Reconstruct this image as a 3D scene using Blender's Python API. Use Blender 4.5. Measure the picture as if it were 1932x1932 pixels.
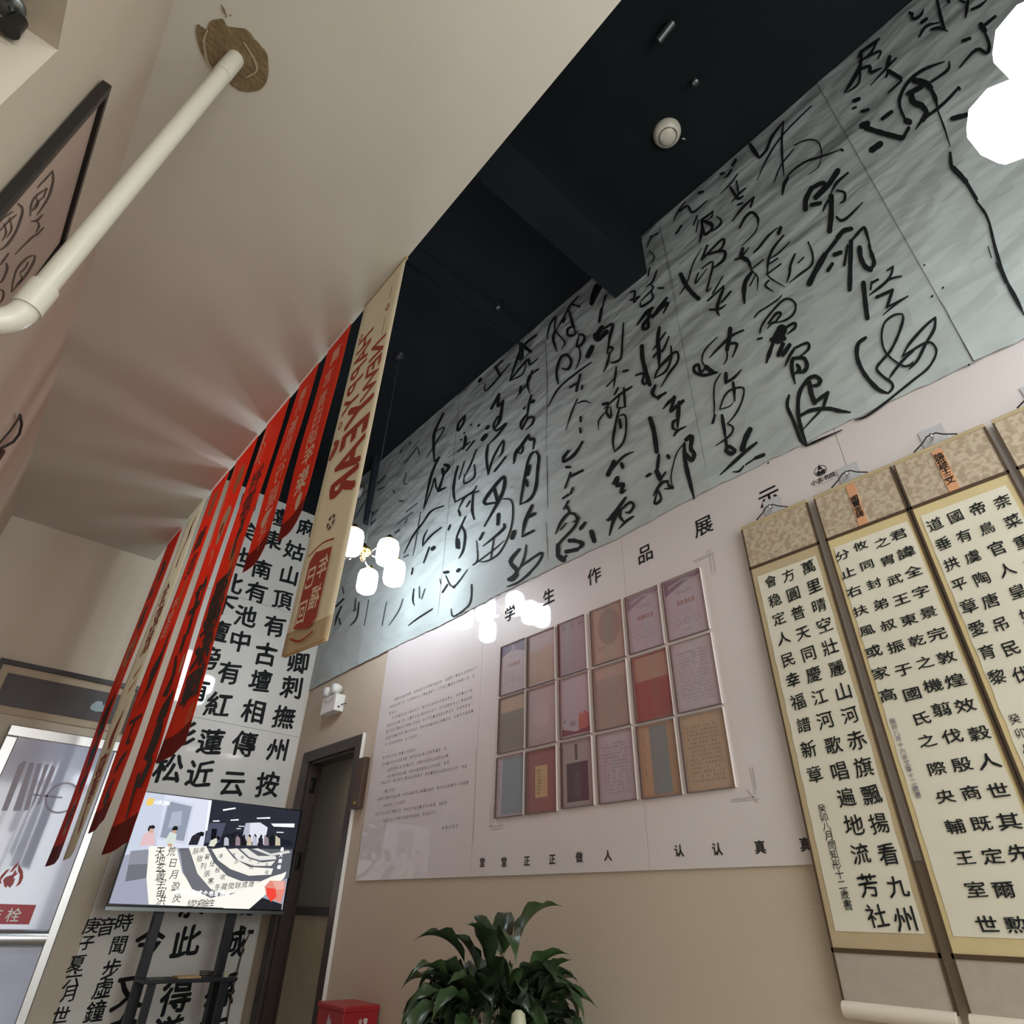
import bpy, bmesh, math, random
import numpy as np
from mathutils import Vector
from mathutils.geometry import tessellate_polygon
random.seed(7)
C = bpy.context.scene.collection
for o in list(bpy.data.objects): bpy.data.objects.remove(o)
H = 1.05                       # camera height above the floor; scene heights below are given relative to it
D, E = 2.30, 5.514             # distance to the right wall (x) and to the back wall (y)
# ---------------------------------------------------------------- camera
F, PITCH, ROLL, YAW = 1151.56, .5853827, .0295725, .7069309
cp, sp, cy, sy = math.cos(PITCH), math.sin(PITCH), math.cos(YAW), math.sin(YAW)
fw = Vector((cp*sy, cp*cy, sp)); r0 = Vector((cy, -sy, 0)); u0 = Vector((-sp*sy, -sp*cy, cp))
RT = r0*math.cos(ROLL)+u0*math.sin(ROLL); UP = -r0*math.sin(ROLL)+u0*math.cos(ROLL)
cam = bpy.data.objects.new('camera', bpy.data.cameras.new('camera')); C.objects.link(cam)
from mathutils import Matrix
cam.matrix_world = Matrix(((RT.x, UP.x, -fw.x, 0), (RT.y, UP.y, -fw.y, 0), (RT.z, UP.z, -fw.z, H), (0, 0, 0, 1)))
cam.data.sensor_width = 36; cam.data.lens = F/1932*36; cam.data.clip_start = .02
bpy.context.scene.camera = cam
# ---------------------------------------------------------------- world, exposure
w = bpy.data.worlds.new('world'); bpy.context.scene.world = w; w.use_nodes = True
w.node_tree.nodes['Background'].inputs[0].default_value = (.62, .68, .75, 1); w.node_tree.nodes['Background'].inputs[1].default_value = .25
vs = bpy.context.scene.view_settings
vs.view_transform = 'Standard'; vs.look = 'None'; vs.gamma = 1; vs.use_curve_mapping = False; vs.exposure = 0.18
SHADE_E = 21.0                  # glow of the opal lamp shades
def area_light(name, loc, size, sizey, power, col, rot=(0, 0, 0)):
    l = bpy.data.lights.new(name, 'AREA'); l.shape = 'RECTANGLE'; l.size = size; l.size_y = sizey; l.energy = power; l.color = col
    o = bpy.data.objects.new(name, l); C.objects.link(o); o.location = loc; o.rotation_euler = rot; return o
# unseen fill panels added behind the camera and beyond the door for brightness
area_light('front_fill', (.95, -3.2, H+.6), 2.4, 2.2, 85, (.93, .97, 1), (math.pi/2, 0, 0))  # broad cool fill, added; the front wall has no opening
area_light('bay_fill', (1.0, -1.6, H+2.40), 1.2, .25, 34, (.98, .97, .95))  # unseen fill added over the bay, no fitting modelled
area_light('soffit_fill', (.15, -1.9, H+2.43), .9, .2, 32, (.98, .97, .95))  # fill added for the near banner faces, left and back walls
area_light('corridor_fill', (2.72, 5.4, H+1.28), .3, .3, 4.5, (1, .95, .88))  # added fill that brightens the room seen through the doorway
area_light('high_fill', (1.65, -1.9, H+3.4), 1.0, .4, 14, (.9, .97, 1), (0, 0, 0))  # unseen fill panel added high up behind the camera

# ---------------------------------------------------------------- helpers
def ray(x, y):
    d = RT*((x-966)/F) - UP*((y-966)/F) + fw
    return d
def wx(x, y, X=D): d = ray(x, y); return Vector(d*(X/d.x))
def wy(x, y, Y=E): d = ray(x, y); return Vector(d*(Y/d.y))
def wz(x, y, Z): d = ray(x, y); return Vector(d*(Z/d.z))
def srgb(h):
    if isinstance(h, str):
        h = h.lstrip('#'); h = [int(h[i:i+2], 16)/255 for i in (0, 2, 4)]
    return tuple((c/12.92 if c <= .04045 else ((c+.055)/1.055)**2.4) for c in h)+(1,)
MATS = {}
def mat(name, col, rough=.6, metal=0, var=0, scale=6, bump=0, bscale=40, coat=0, coatr=.1, spec=.5, emit=0, transl=0):
    m = bpy.data.materials.new(name); m.use_nodes = True; nt = m.node_tree; b = nt.nodes['Principled BSDF']
    c = srgb(col); b.inputs['Base Color'].default_value = c; b.inputs['Roughness'].default_value = rough
    b.inputs['Metallic'].default_value = metal; b.inputs['Specular IOR Level'].default_value = spec
    b.inputs['Coat Weight'].default_value = coat; b.inputs['Coat Roughness'].default_value = coatr
    if emit: b.inputs['Emission Color'].default_value = c; b.inputs['Emission Strength'].default_value = emit
    tc = nt.nodes.new('ShaderNodeTexCoord')
    if var:
        n = nt.nodes.new('ShaderNodeTexNoise'); n.inputs['Scale'].default_value = scale; n.inputs['Detail'].default_value = 5
        r = nt.nodes.new('ShaderNodeMapRange'); r.inputs['To Min'].default_value = 1-var; r.inputs['To Max'].default_value = 1+var
        r.inputs['From Min'].default_value = .3; r.inputs['From Max'].default_value = .7
        mx = nt.nodes.new('ShaderNodeVectorMath'); mx.operation = 'SCALE'; mx.inputs[0].default_value = c[:3]
        nt.links.new(tc.outputs['Object'], n.inputs['Vector']); nt.links.new(n.outputs['Fac'], r.inputs['Value'])
        nt.links.new(r.outputs['Result'], mx.inputs['Scale']); nt.links.new(mx.outputs[0], b.inputs['Base Color'])
    if bump:
        n2 = nt.nodes.new('ShaderNodeTexNoise'); n2.inputs['Scale'].default_value = bscale; n2.inputs['Detail'].default_value = 4
        bp = nt.nodes.new('ShaderNodeBump'); bp.inputs['Strength'].default_value = bump; bp.inputs['Distance'].default_value = .01
        nt.links.new(tc.outputs['Object'], n2.inputs['Vector']); nt.links.new(n2.outputs['Fac'], bp.inputs['Height'])
        nt.links.new(bp.outputs['Normal'], b.inputs['Normal'])
    MATS[name] = m; return m
M = mat
M('wall_tan', '#c0b4a3', .75, var=.03, scale=2, bump=.08, bscale=120, spec=.25)
M('wall_cream', '#c6bcab', .8, var=.03, scale=1.5, bump=.05, bscale=90, spec=.2)
M('soffit_paint', '#cbc7be', .8, var=.04, scale=1.6, bump=.05, bscale=70, spec=.2)
M('black_paint', '#1a1f23', .85, var=.25, scale=1.2, spec=.15)
M('pipe_slate', '#262d36', .5)
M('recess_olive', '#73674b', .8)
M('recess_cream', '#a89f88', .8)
M('floor_tile', '#b3aa9c', .35, var=.08, scale=3)
M('ink', '#1c2022', .75, spec=.2); M('print_black', '#1d1c1c', .6); M('grey_print', '#8a8690', .6); M('soft_grey', '#b9b2b6', .6)
M('thin_ink', '#4a5254', .8, spec=.2)
M('board_white', '#d3cdcd', .45, coat=.7, coatr=.03)
M('poster_white', '#d2d2cc', .5, coat=.9, coatr=.04)
M('dark_wood', '#3a302c', .45, var=.1, scale=8); M('brown_wood', '#4a3528', .45, var=.15, scale=9)
M('olive_panel', '#6e675a', .6, var=.05, scale=3); M('tan_laminate', '#a08a6c', .5, var=.1, scale=5)
M('white_plastic', '#dcdcd8', .35); M('cream_plastic', '#d9d6c6', .3); M('clear_glass_grey', '#c9ccd0', .1)
M('banner_red', '#db4a2e', .55, var=.05, scale=3, transl=.2); M('banner_dark_red', '#8c2620', .55); M('banner_cream', '#e8dfc8', .6, var=.04, scale=4)
M('banner_ink', '#2f2426', .6); M('print_red', '#a5301f', .6); M('print_cream', '#efd6bd', .6); M('print_orange', '#d98a4e', .6); M('tag_red', '#a93a30', .55)
for nm in ('banner_red', 'banner_dark_red', 'banner_cream'):
    nt = MATS[nm].node_tree; b = nt.nodes['Principled BSDF']; tr = nt.nodes.new('ShaderNodeBsdfTranslucent'); mx = nt.nodes.new('ShaderNodeMixShader'); mx.inputs[0].default_value = .55
    tr.inputs[0].default_value = srgb({'banner_red': '#f4603a', 'banner_dark_red': '#a82c24', 'banner_cream': '#f6eedb'}[nm]); o_ = nt.nodes['Material Output']
    nt.links.new(b.outputs[0], mx.inputs[1]); nt.links.new(tr.outputs[0], mx.inputs[2]); nt.links.new(mx.outputs[0], o_.inputs[0])
M('hem_tan', '#c9b392', .6)  # tan carries the brownish shading of the folded hem
M('bamboo', '#b59568', .5, var=.15, scale=20)
M('steel', '#c2c3c2', .28, metal=.9); M('steel_dark', '#7c8384', .35, metal=.8); M('brass', '#c8a45a', .25, metal=1); M('chrome', '#dddddd', .12, metal=1)
M('pvc', '#cfcdbf', .35, coat=.3); M('bare_plaster', '#7b6a4d', .9, var=.2, scale=25, bump=.6, bscale=60)
M('plaster_ridge', '#a79a80', .9, bump=.5, bscale=50)
M('brocade', '#a89d8d', .7); M('brocade_low', '#a9a196', .7, var=.05, scale=30); M('scroll_cream', '#c9b98c', .75, var=.08, scale=8); M('scroll_beige', '#b5a584', .75, var=.06, scale=8)
M('rice_paper', '#d4d2c2', .8, var=.03, scale=5); M('scroll_trim', '#4a3928', .6); M('ivory', '#d4cdbd', .4); M('slip_orange', '#cb9670', .7)
M('cord_black', '#2a2622', .7); M('hook_pad', '#bdbfc4', .15, coat=1)
M('red_box', '#a3252a', .35, var=.05); M('red_dark', '#7b1d22', .35)
M('cab_glass', '#bac2dc', .15, coat=1, coatr=.05, var=.04, scale=2); M('cab_grey', '#938c9c', .3); M('sign_red', '#b02434', .4); M('flame_red', '#a52a2c', .4)
M('leaf_green', '#283822', .35, var=.25, scale=9, coat=.2); M('leaf_young', '#34492a', .35, var=.2, scale=9); M('stem_green', '#4c5f38', .5); M('spathe', '#a3a78e', .5)
M('pot_white', '#cfccc4', .25); M('soil', '#2b2119', .95, bump=.8, bscale=60)
M('frame_black', '#14100f', .35, var=.1, scale=20); M('frame_paper', '#c6b8a7', .6); M('seal_ink', '#57493f', .7)
M('plaque_dark', '#332b2a', .4, var=.15, scale=6); M('mat_board', '#b5a58e', .7); M('emblem_grey', '#7c8a8e', .4, metal=.4)
M('tv_black', '#17171a', .25); M('stand_black', '#23262b', .4, metal=.3)
M('soft_shadow_black', '#191414', .9)
# textured rice paper (crumpled), brocade
def crumple(name, col):
    m = mat(name, col, .8, spec=.15); nt = m.node_tree; b = nt.nodes['Principled BSDF']
    tc = nt.nodes.new('ShaderNodeTexCoord'); mp = nt.nodes.new('ShaderNodeMapping'); mp.inputs['Rotation'].default_value = (.75, 0, 0); mp.inputs['Scale'].default_value = (1, .8, 1.7)
    n1 = nt.nodes.new('ShaderNodeTexNoise'); n1.inputs['Scale'].default_value = 2.0; n1.inputs['Detail'].default_value = 2.2; n1.inputs['Distortion'].default_value = .5
    v = nt.nodes.new('ShaderNodeTexVoronoi'); v.feature = 'F1'; v.distance = 'MANHATTAN'; v.inputs['Scale'].default_value = 5
    a = nt.nodes.new('ShaderNodeMath'); a.operation = 'MULTIPLY_ADD'; a.inputs[1].default_value = .14
    bp = nt.nodes.new('ShaderNodeBump'); bp.inputs['Strength'].default_value = .8; bp.inputs['Distance'].default_value = .07
    L = nt.links.new
    L(tc.outputs['Object'], mp.inputs['Vector']); L(mp.outputs[0], n1.inputs['Vector']); L(mp.outputs[0], v.inputs['Vector'])
    L(v.outputs['Distance'], a.inputs[0]); L(n1.outputs['Fac'], a.inputs[2]); L(a.outputs[0], bp.inputs['Height']); L(bp.outputs['Normal'], b.inputs['Normal'])
    return m
crumple('xuan_paper', '#aeb8b8')
def brocade_nodes():
    m = MATS['brocade']; nt = m.node_tree; b = nt.nodes['Principled BSDF']; tc = nt.nodes.new('ShaderNodeTexCoord')
    v = nt.nodes.new('ShaderNodeTexNoise'); v.inputs['Scale'].default_value = 48; v.inputs['Distortion'].default_value = .6; v.inputs['Detail'].default_value = 1
    r = nt.nodes.new('ShaderNodeValToRGB'); r.color_ramp.elements[0].position = .40; r.color_ramp.elements[1].position = .58
    r.color_ramp.elements[0].color = srgb('#a1927d'); r.color_ramp.elements[1].color = srgb('#b9ac98')
    nt.links.new(tc.outputs['Object'], v.inputs['Vector']); nt.links.new(v.outputs['Fac'], r.inputs[0]); nt.links.new(r.outputs[0], b.inputs['Base Color'])
brocade_nodes()
def glow(name, col, s):
    m = bpy.data.materials.new(name); m.use_nodes = True; nt = m.node_tree; nt.nodes.clear()
    e = nt.nodes.new('ShaderNodeEmission'); e.inputs[0].default_value = srgb(col); e.inputs[1].default_value = s
    o = nt.nodes.new('ShaderNodeOutputMaterial'); nt.links.new(e.outputs[0], o.inputs[0]); MATS[name] = m; return m
glow('opal_glow', '#eef8ff', SHADE_E); glow('opal_glow_near', '#eef8ff', SHADE_E*.5)
def clear(name, tint, gl=.12, rough=.04):
    m = bpy.data.materials.new(name); m.use_nodes = True; nt = m.node_tree; nt.nodes.clear()
    t = nt.nodes.new('ShaderNodeBsdfTransparent'); t.inputs[0].default_value = srgb(tint); g = nt.nodes.new('ShaderNodeBsdfGlossy'); g.inputs['Roughness'].default_value = rough
    x = nt.nodes.new('ShaderNodeMixShader'); x.inputs[0].default_value = gl
    o = nt.nodes.new('ShaderNodeOutputMaterial'); nt.links.new(t.outputs[0], x.inputs[1]); nt.links.new(g.outputs[0], x.inputs[2]); nt.links.new(x.outputs[0], o.inputs[0])
    MATS[name] = m; return m
clear('acrylic', '#fbf9fa', .035)
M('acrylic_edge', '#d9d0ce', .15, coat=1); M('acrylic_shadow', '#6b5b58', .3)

def wloc(p):
    v = Vector((0, 0, 0))
    while p is not None: v += p.location; p = p.parent
    return v
def props(o, label=None, cat=None, group=None, kind=None):
    if label: o['label'] = label
    if cat: o['category'] = cat
    if group: o['group'] = group
    if kind: o['kind'] = kind
    return o
def thing(name, label, cat, loc, group=None):
    o = bpy.data.objects.new(name, None); C.objects.link(o); o.location = Vector(loc)+Vector((0, 0, H)); o.empty_display_size = .1
    return props(o, label, cat, group)
class MB:
    """collects faces (heights relative to the camera) and links them as one mesh object"""
    def __init__(s): s.v = []; s.f = []; s.m = []; s.mats = []; s.sm = []
    def mi(s, m):
        if m is None: return 0
        if m not in s.mats: s.mats.append(m)
        return s.mats.index(m)
    def add(s, vs, fs, m=None, smooth=False):
        n = len(s.v); s.v += [Vector(a) for a in vs]; k = s.mi(m)
        for f in fs: s.f.append([i+n for i in f]); s.m.append(k); s.sm.append(smooth)
        return s
    def box(s, a, b, m=None):
        (x0, y0, z0), (x1, y1, z1) = a, b
        return s.add([(x0, y0, z0), (x1, y0, z0), (x1, y1, z0), (x0, y1, z0), (x0, y0, z1), (x1, y0, z1), (x1, y1, z1), (x0, y1, z1)],
                     [(0, 3, 2, 1), (4, 5, 6, 7), (0, 1, 5, 4), (1, 2, 6, 5), (2, 3, 7, 6), (3, 0, 4, 7)], m)
    def cyl(s, p, q, r, m=None, n=16, r2=None, caps=True):
        p, q = Vector(p), Vector(q); r2 = r if r2 is None else r2; a = (q-p).normalized()
        t = a.orthogonal().normalized(); b = a.cross(t)
        vs = [p+(t*math.cos(k*math.tau/n)+b*math.sin(k*math.tau/n))*r for k in range(n)]+[q+(t*math.cos(k*math.tau/n)+b*math.sin(k*math.tau/n))*r2 for k in range(n)]
        s.add(vs, [(k, (k+1) % n, n+(k+1) % n, n+k) for k in range(n)], m, True)
        if caps: s.add(vs, [list(range(n))[::-1], list(range(n, 2*n))], m)
        return s
    def lathe(s, base, prof, m=None, n=20, axis='z', smooth=True):
        base = Vector(base); vs = []
        for r, z in prof:
            for k in range(n):
                c, d = r*math.cos(k*math.tau/n), r*math.sin(k*math.tau/n)
                vs.append(base+(Vector((c, d, z)) if axis == 'z' else Vector((z, c, d))))
        fs = [(j*n+k, j*n+(k+1) % n, (j+1)*n+(k+1) % n, (j+1)*n+k) for j in range(len(prof)-1) for k in range(n)]
        return s.add(vs, fs, m, smooth)
    def tube(s, pts, r, m=None, n=8):
        pts = [Vector(p) for p in pts]; vs = []; ref = None
        for i, p in enumerate(pts):
            d = (pts[min(i+1, len(pts)-1)]-pts[max(i-1, 0)]).normalized()
            t = d.orthogonal().normalized() if ref is None else (ref-d*ref.dot(d)).normalized()
            ref = t; b = d.cross(t); rr = r[i] if isinstance(r, (list, tuple)) else r
            vs += [p+(t*math.cos(k*math.tau/n)+b*math.sin(k*math.tau/n))*rr for k in range(n)]
        fs = [(i*n+k, i*n+(k+1) % n, (i+1)*n+(k+1) % n, (i+1)*n+k) for i in range(len(pts)-1) for k in range(n)]
        fs += [list(range(n))[::-1], list(range((len(pts)-1)*n, len(pts)*n))]
        return s.add(vs, fs, m, True)
    def poly(s, pts, m=None):
        pts = [Vector(p) for p in pts]; tr = tessellate_polygon([pts]); return s.add(pts, [list(t) for t in tr], m)
    def prism(s, pts, off, m=None):
        pts = [Vector(p) for p in pts]; off = Vector(off); n = len(pts); tr = [list(t) for t in tessellate_polygon([pts])]
        s.add(pts+[p+off for p in pts], tr+[[i+n for i in t][::-1] for t in tr]+[(i, (i+1) % n, n+(i+1) % n, n+i) for i in range(n)], m); return s
    def build(s, name, m=None, parent=None, label=None, kind=None, bevel=0):
        off = wloc(parent) if parent is not None else Vector((0, 0, 0)); lift = Vector((0, 0, H))-off
        me = bpy.data.meshes.new(name); me.from_pydata([v+lift for v in s.v], [], s.f)
        names = s.mats if (s.mats and m is None) else [m or s.mats[0]]
        for k in names: me.materials.append(MATS[k])
        if len(names) > 1: me.polygons.foreach_set('material_index', s.m)
        me.polygons.foreach_set('use_smooth', s.sm); me.update()
        bm = bmesh.new(); bm.from_mesh(me)
        if len(s.f) < 3000 and not name.endswith(('writing', 'print', 'lettering')): bmesh.ops.recalc_face_normals(bm, faces=bm.faces)
        bm.to_mesh(me); bm.free()
        o = bpy.data.objects.new(name, me); C.objects.link(o); o.parent = parent
        if bevel:
            bv = o.modifiers.new('b', 'BEVEL'); bv.width = bevel; bv.segments = 2; bv.limit_method = 'ANGLE'
        return props(o, label, kind=kind)
def top(o, label, cat, group=None): return props(o, label, cat, group)

# glyph meshes from Blender's own font
_fc = bpy.data.curves.new('glyph', 'FONT'); _fo = bpy.data.objects.new('glyph', _fc); C.objects.link(_fo)
_G = {}
def glyph(ch, bold=0):
    k = ch
    if k not in _G:
        _fc.body = ch; _fc.resolution_u = 2
        dg = bpy.context.evaluated_depsgraph_get(); dg.update()
        me = bpy.data.meshes.new_from_object(_fo.evaluated_get(dg))
        if ord(ch) > 0x2000: cx, cyy = .5, .38
        else:
            xs = [v.co.x for v in me.vertices] or [0]; cx, cyy = (min(xs)+max(xs))/2, .36
        _G[k] = ([(v.co.x-cx, v.co.y-cyy) for v in me.vertices], [tuple(p.vertices) for p in me.polygons])
        bpy.data.meshes.remove(me)
    return _G[k]
def put(mb, ch, org, right, up, size, m, bold=.02, sx=1, sy=1, brush=0, mirror=False):
    vs, fs = glyph(ch); ph = random.random()*6; sh = brush*.10
    nrm = right.cross(up)*.00012
    for q, (ax, ay) in enumerate(((0, 0),) if bold < .008 else ((0, 0), (1, .5), (-1, -.5), (-.5, .9), (.5, -.9))):
        _put1(mb, vs, fs, org+nrm*q, right, up, size, m, sx, sy, brush, mirror, ph, sh, ax*bold, ay*bold)
def _put1(mb, vs, fs, org, right, up, size, m, sx, sy, brush, mirror, ph, sh, ax, ay):
    out = []
    for x, y in vs:
        x += ax; y += ay
        if brush:
            y = y+sh*x+.012*brush*math.sin(6*x+ph); x = x+.018*brush*math.sin(5*y+ph*2)-.03*brush*y
            y += .02*brush*math.sin(9*x+ph)
        if mirror: x = -x
        out.append(org+right*(x*size*sx)+up*(y*size*sy))
    mb.add(out, fs, m)
RX = Vector((0, -1, 0)); UZ = Vector((0, 0, 1)); BX = Vector((1, 0, 0)); LX = Vector((0, 1, 0))
def column(mb, s, p0, p1, size, m, plane, right, **k):
    a = plane(*p0); b = plane(*p1) if isinstance(p1, tuple) else Vector((a.x, a.y, p1)); n = max(1, len(s)-1); up = UZ
    for i, ch in enumerate(s):
        if ch == ' ': continue
        j = Vector((0, random.uniform(-.03, .03), random.uniform(-.03, .03)))*size
        if abs(right.x) > .5: j = Vector((j.y, 0, j.z))
        g = MB(); put(g, ch, a+(b-a)*(i/n)+j, right, up, size*random.uniform(.94, 1.06), m, **k); g.build('written_character_print', parent=mb)

# brush strokes: centre line in photograph coordinates laid on the real wall plane
def catmull(P, seg):
    out = []; n = len(P)
    for i in range(n-1):
        p0, p1, p2, p3 = P[max(i-1, 0)], P[i], P[i+1], P[min(i+2, n-1)]
        for k in range(seg):
            t = k/seg; out.append(tuple(.5*((2*p1[j])+(-p0[j]+p2[j])*t+(2*p0[j]-5*p1[j]+4*p2[j]-p3[j])*t*t+(-p0[j]+3*p1[j]-3*p2[j]+p3[j])*t**3) for j in range(3)))
    out.append(P[-1]); return out
_so = [0]
def stroke(mb, pts, plane, off, m, sharp=False):
    if len(pts) == 1: x, y, wd = pts[0]; pts = [(x-wd*.2, y+wd*.2, wd), (x+wd*.2, y-wd*.2, wd)]
    P = pts if sharp else catmull(pts, 4)
    n = len(P); L = []; R = []; _so[0] = (_so[0]+1) % 60; o = off*(1+_so[0]*.012)
    for i, (x, y, wd) in enumerate(P):
        a = P[max(i-1, 0)]; b = P[min(i+1, n-1)]; dx, dy = b[0]-a[0], b[1]-a[1]; l = math.hypot(dx, dy) or 1; nx, ny = -dy/l, dx/l
        wd *= .5*(1+.08*math.sin(i*1.7+x*.1)); L.append((x+nx*wd, y+ny*wd)); R.append((x-nx*wd, y-ny*wd))
    def cap(P0, P1):
        x0, y0, wd = P0; dx, dy = x0-P1[0], y0-P1[1]; l = math.hypot(dx, dy) or 1; dx, dy = dx/l, dy/l; nx, ny = -dy, dx
        return [(x0+(nx*math.cos(a)+dx*math.sin(a))*wd*.5, y0+(ny*math.cos(a)+dy*math.sin(a))*wd*.5) for a in (math.pi*k/5 for k in range(6))]
    vs = [plane(*p)+o for p in L]+[plane(*p)+o for p in R]
    mb.add(vs, [(i, i+1, n+i+1, n+i) for i in range(n-1)], m)
    for c in (cap(P[0], P[1]), cap(P[-1], P[-2])): mb.add([plane(*p)+o for p in c], [list(range(6))], m)
def strokes(mb, data, ox, oy, sc, plane, off, m, k=1.0):
    """'w x,y x,y ...; ...'  widths and points in crop pixels"""
    for s in data.split(';'):
        t = s.split()
        if len(t) < 2: continue
        wd = float(t[0])*k; ps = [tuple(float(q) for q in a.split(',')) for a in t[1:]]; n = len(ps); out = []
        for i, (x, y) in enumerate(ps):
            tp = 1.0
            if n > 2 and wd < 40: tp = (.8, 1.1)[0 < i < n-1] if i < n-1 else .45
            out.append((ox+x/sc, oy+y/sc, wd*tp/sc))
        stroke(mb, out, plane, off, m)

# ================================================================ THE SETTING
def xl(y): return -.385+.0137*(y-1.32)            # the left wall runs slightly out of square
FL, CE, SO = -H, 4.065, 2.47                         # floor, black ceiling, low soffit
XE = .70                                           # edge of the soffit
MB().box((-2.6, -3.6, FL-.1), (4.6, 6.0, FL), 'floor_tile').build('floor', kind='structure')
door_y0, door_y1, door_z = 4.40, 5.20, 1.035
m = MB()
Wt = .11
m.box((D, -3.6, FL), (D+Wt, door_y0, 1.9), 'wall_tan').box((D, door_y1, FL), (D+Wt, E, 1.9), 'wall_tan').box((D, door_y0, door_z), (D+Wt, door_y1, 1.9), 'wall_tan')
m.box((D, -3.6, 1.9), (D+Wt, E, CE), 'black_paint'); m.build('wall_right', kind='structure')
m = MB(); m.box((-2.6, E, FL), (XE, E+.2, SO+.3), 'wall_cream').box((XE, E, FL), (D+Wt, E+.2, 3.50), 'wall_cream').box((XE, E, 3.50), (D+Wt, E+.2, CE), 'black_paint')
m.build('wall_back', kind='structure')
# left wall with the opening near the camera
OY, OZ = 1.05, 1.486
m = MB()
def lw(y0, y1, z0, z1, t=.22):
    m.add([(xl(y0), y0, z0), (xl(y1), y1, z0), (xl(y1), y1, z1), (xl(y0), y0, z1), (xl(y0)-t, y0, z0), (xl(y1)-t, y1, z0), (xl(y1)-t, y1, z1), (xl(y0)-t, y0, z1)],
          [(0, 1, 2, 3), (4, 7, 6, 5), (0, 4, 5, 1), (1, 5, 6, 2), (2, 6, 7, 3), (3, 7, 4, 0)], 'wall_cream')
lw(OY, E, FL, SO); lw(-3.6, OY, OZ, SO); lw(-3.6, .62, FL, OZ); m.build('wall_left', kind='structure')  # unseen near stretch up to the opening added to keep the recess dim
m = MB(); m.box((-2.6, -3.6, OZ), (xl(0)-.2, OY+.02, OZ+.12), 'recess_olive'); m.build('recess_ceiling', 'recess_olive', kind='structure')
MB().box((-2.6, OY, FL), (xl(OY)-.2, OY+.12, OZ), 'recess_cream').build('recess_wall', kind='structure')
MB().box((-2.75, -3.6, FL), (-2.6, OY, OZ), 'wall_cream').build('recess_wall', kind='structure')
MB().box((-2.6, -3.75, FL), (D+Wt, -3.6, CE), 'wall_cream').build('wall_front', kind='structure')
sof = MB().box((-2.6, -3.6, SO), (XE, E, SO+.28), 'soffit_paint').build('soffit', kind='structure')
MB().box((XE-.02, -3.6, SO+.28), (XE, E, CE), 'black_paint').build('upper_wall', kind='structure')
MB().box((XE-.02, -3.6, CE), (D+Wt, E+.2, CE+.12), 'black_paint').build('ceiling', kind='structure')
MB().box((XE, 1.355, 3.625), (D, 1.630, CE), 'black_paint').build('ceiling_beam', kind='structure')
# bare plaster patch where the waste pipe goes up
pp = [(1125, 140), (1150, 152), (1180, 165), (1200, 120), (1270, 108), (1300, 150), (1400, 165), (1450, 220), (1515, 295), (1528, 350), (1525, 450), (1480, 510), (1390, 520), (1330, 490), (1270, 440), (1230, 400), (1185, 345), (1150, 300), (1120, 200)]
def smooth(P): n = len(P); return [tuple(.5*(2*P[i][j]+(P[(i+1) % n][j]-P[i-1][j])*t+(2*P[i-1][j]-5*P[i][j]+4*P[(i+1) % n][j]-P[(i+2) % n][j])*t*t+(-P[i-1][j]+3*P[i][j]-3*P[(i+1) % n][j]+P[(i+2) % n][j])*t**3)+(1.6*math.sin(i*3+t*9) if j else 0) for j in (0, 1)) for i in range(n) for t in (0, .25, .5, .75)]
q = [wz(x/3.02, y/3.02, SO-.0005) for x, y in smooth(pp)]
MB().prism(q, (0, 0, -.003), 'bare_plaster').build('bare_plaster_patch', parent=sof)
m = MB(); strokes(m, '14 1185,170 1165,230 1180,330 1210,390; 12 1395,240 1450,330 1465,400 1400,440', 0, 0, 3.02, lambda x, y: wz(x, y, SO), Vector((0, 0, -.006)), 'plaster_ridge'); m.build('plaster_ridge', parent=sof)
m = MB(); strokes(m, '12 1270,40 1285,75; 8 1262,30; 8 1315,85; 10 1290,90', 0, 0, 3.02, lambda x, y: wz(x, y, SO), Vector((0, 0, -.004)), 'bare_plaster'); m.build('chipped_paint', parent=sof)

# door opening in the right wall
dt = thing('door_1', None, None, (D, 4.8, FL)); dt['kind'] = 'structure'
for a, b in (((D-.025, door_y1, FL), (D+.002, 5.31, 1.121)), ((D-.025, 4.308, FL), (D+.002, door_y0, 1.121)), ((D-.025, door_y0, door_z), (D+.002, door_y1, 1.121))):
    MB().box(a, b, 'dark_wood').build('casing', parent=dt, bevel=.004)
MB().box((D, door_y1-.02, FL), (D+Wt, door_y1+.001, door_z), 'dark_wood').build('jamb', parent=dt)
MB().box((D, door_y0-.001, FL), (D+Wt, door_y0+.02, door_z), 'dark_wood').build('jamb', parent=dt)
MB().box((D, door_y0, door_z-.02), (D+Wt, door_y1, door_z+.001), 'dark_wood').build('head_jamb', parent=dt)
MB().box((D+.085, door_y1-.032, FL), (D+.105, door_y1-.02, door_z-.02), 'dark_wood').build('door_stop', parent=dt)
for z in (.80, .26):
    hg = MB().box((D+.025, door_y1-.024, z), (D+.075, door_y1-.019, z+.12), 'chrome').build('hinge', parent=dt)
    MB().box((D+.040, door_y1-.026, z+.025), (D+.060, door_y1-.0235, z+.095), 'tv_black').build('hinge_knuckle', parent=hg)
MB().box((D-.026, 4.303, FL), (D-.001, 4.3085, 1.125), 'white_plastic').build('edge_strip', parent=dt)
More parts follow.
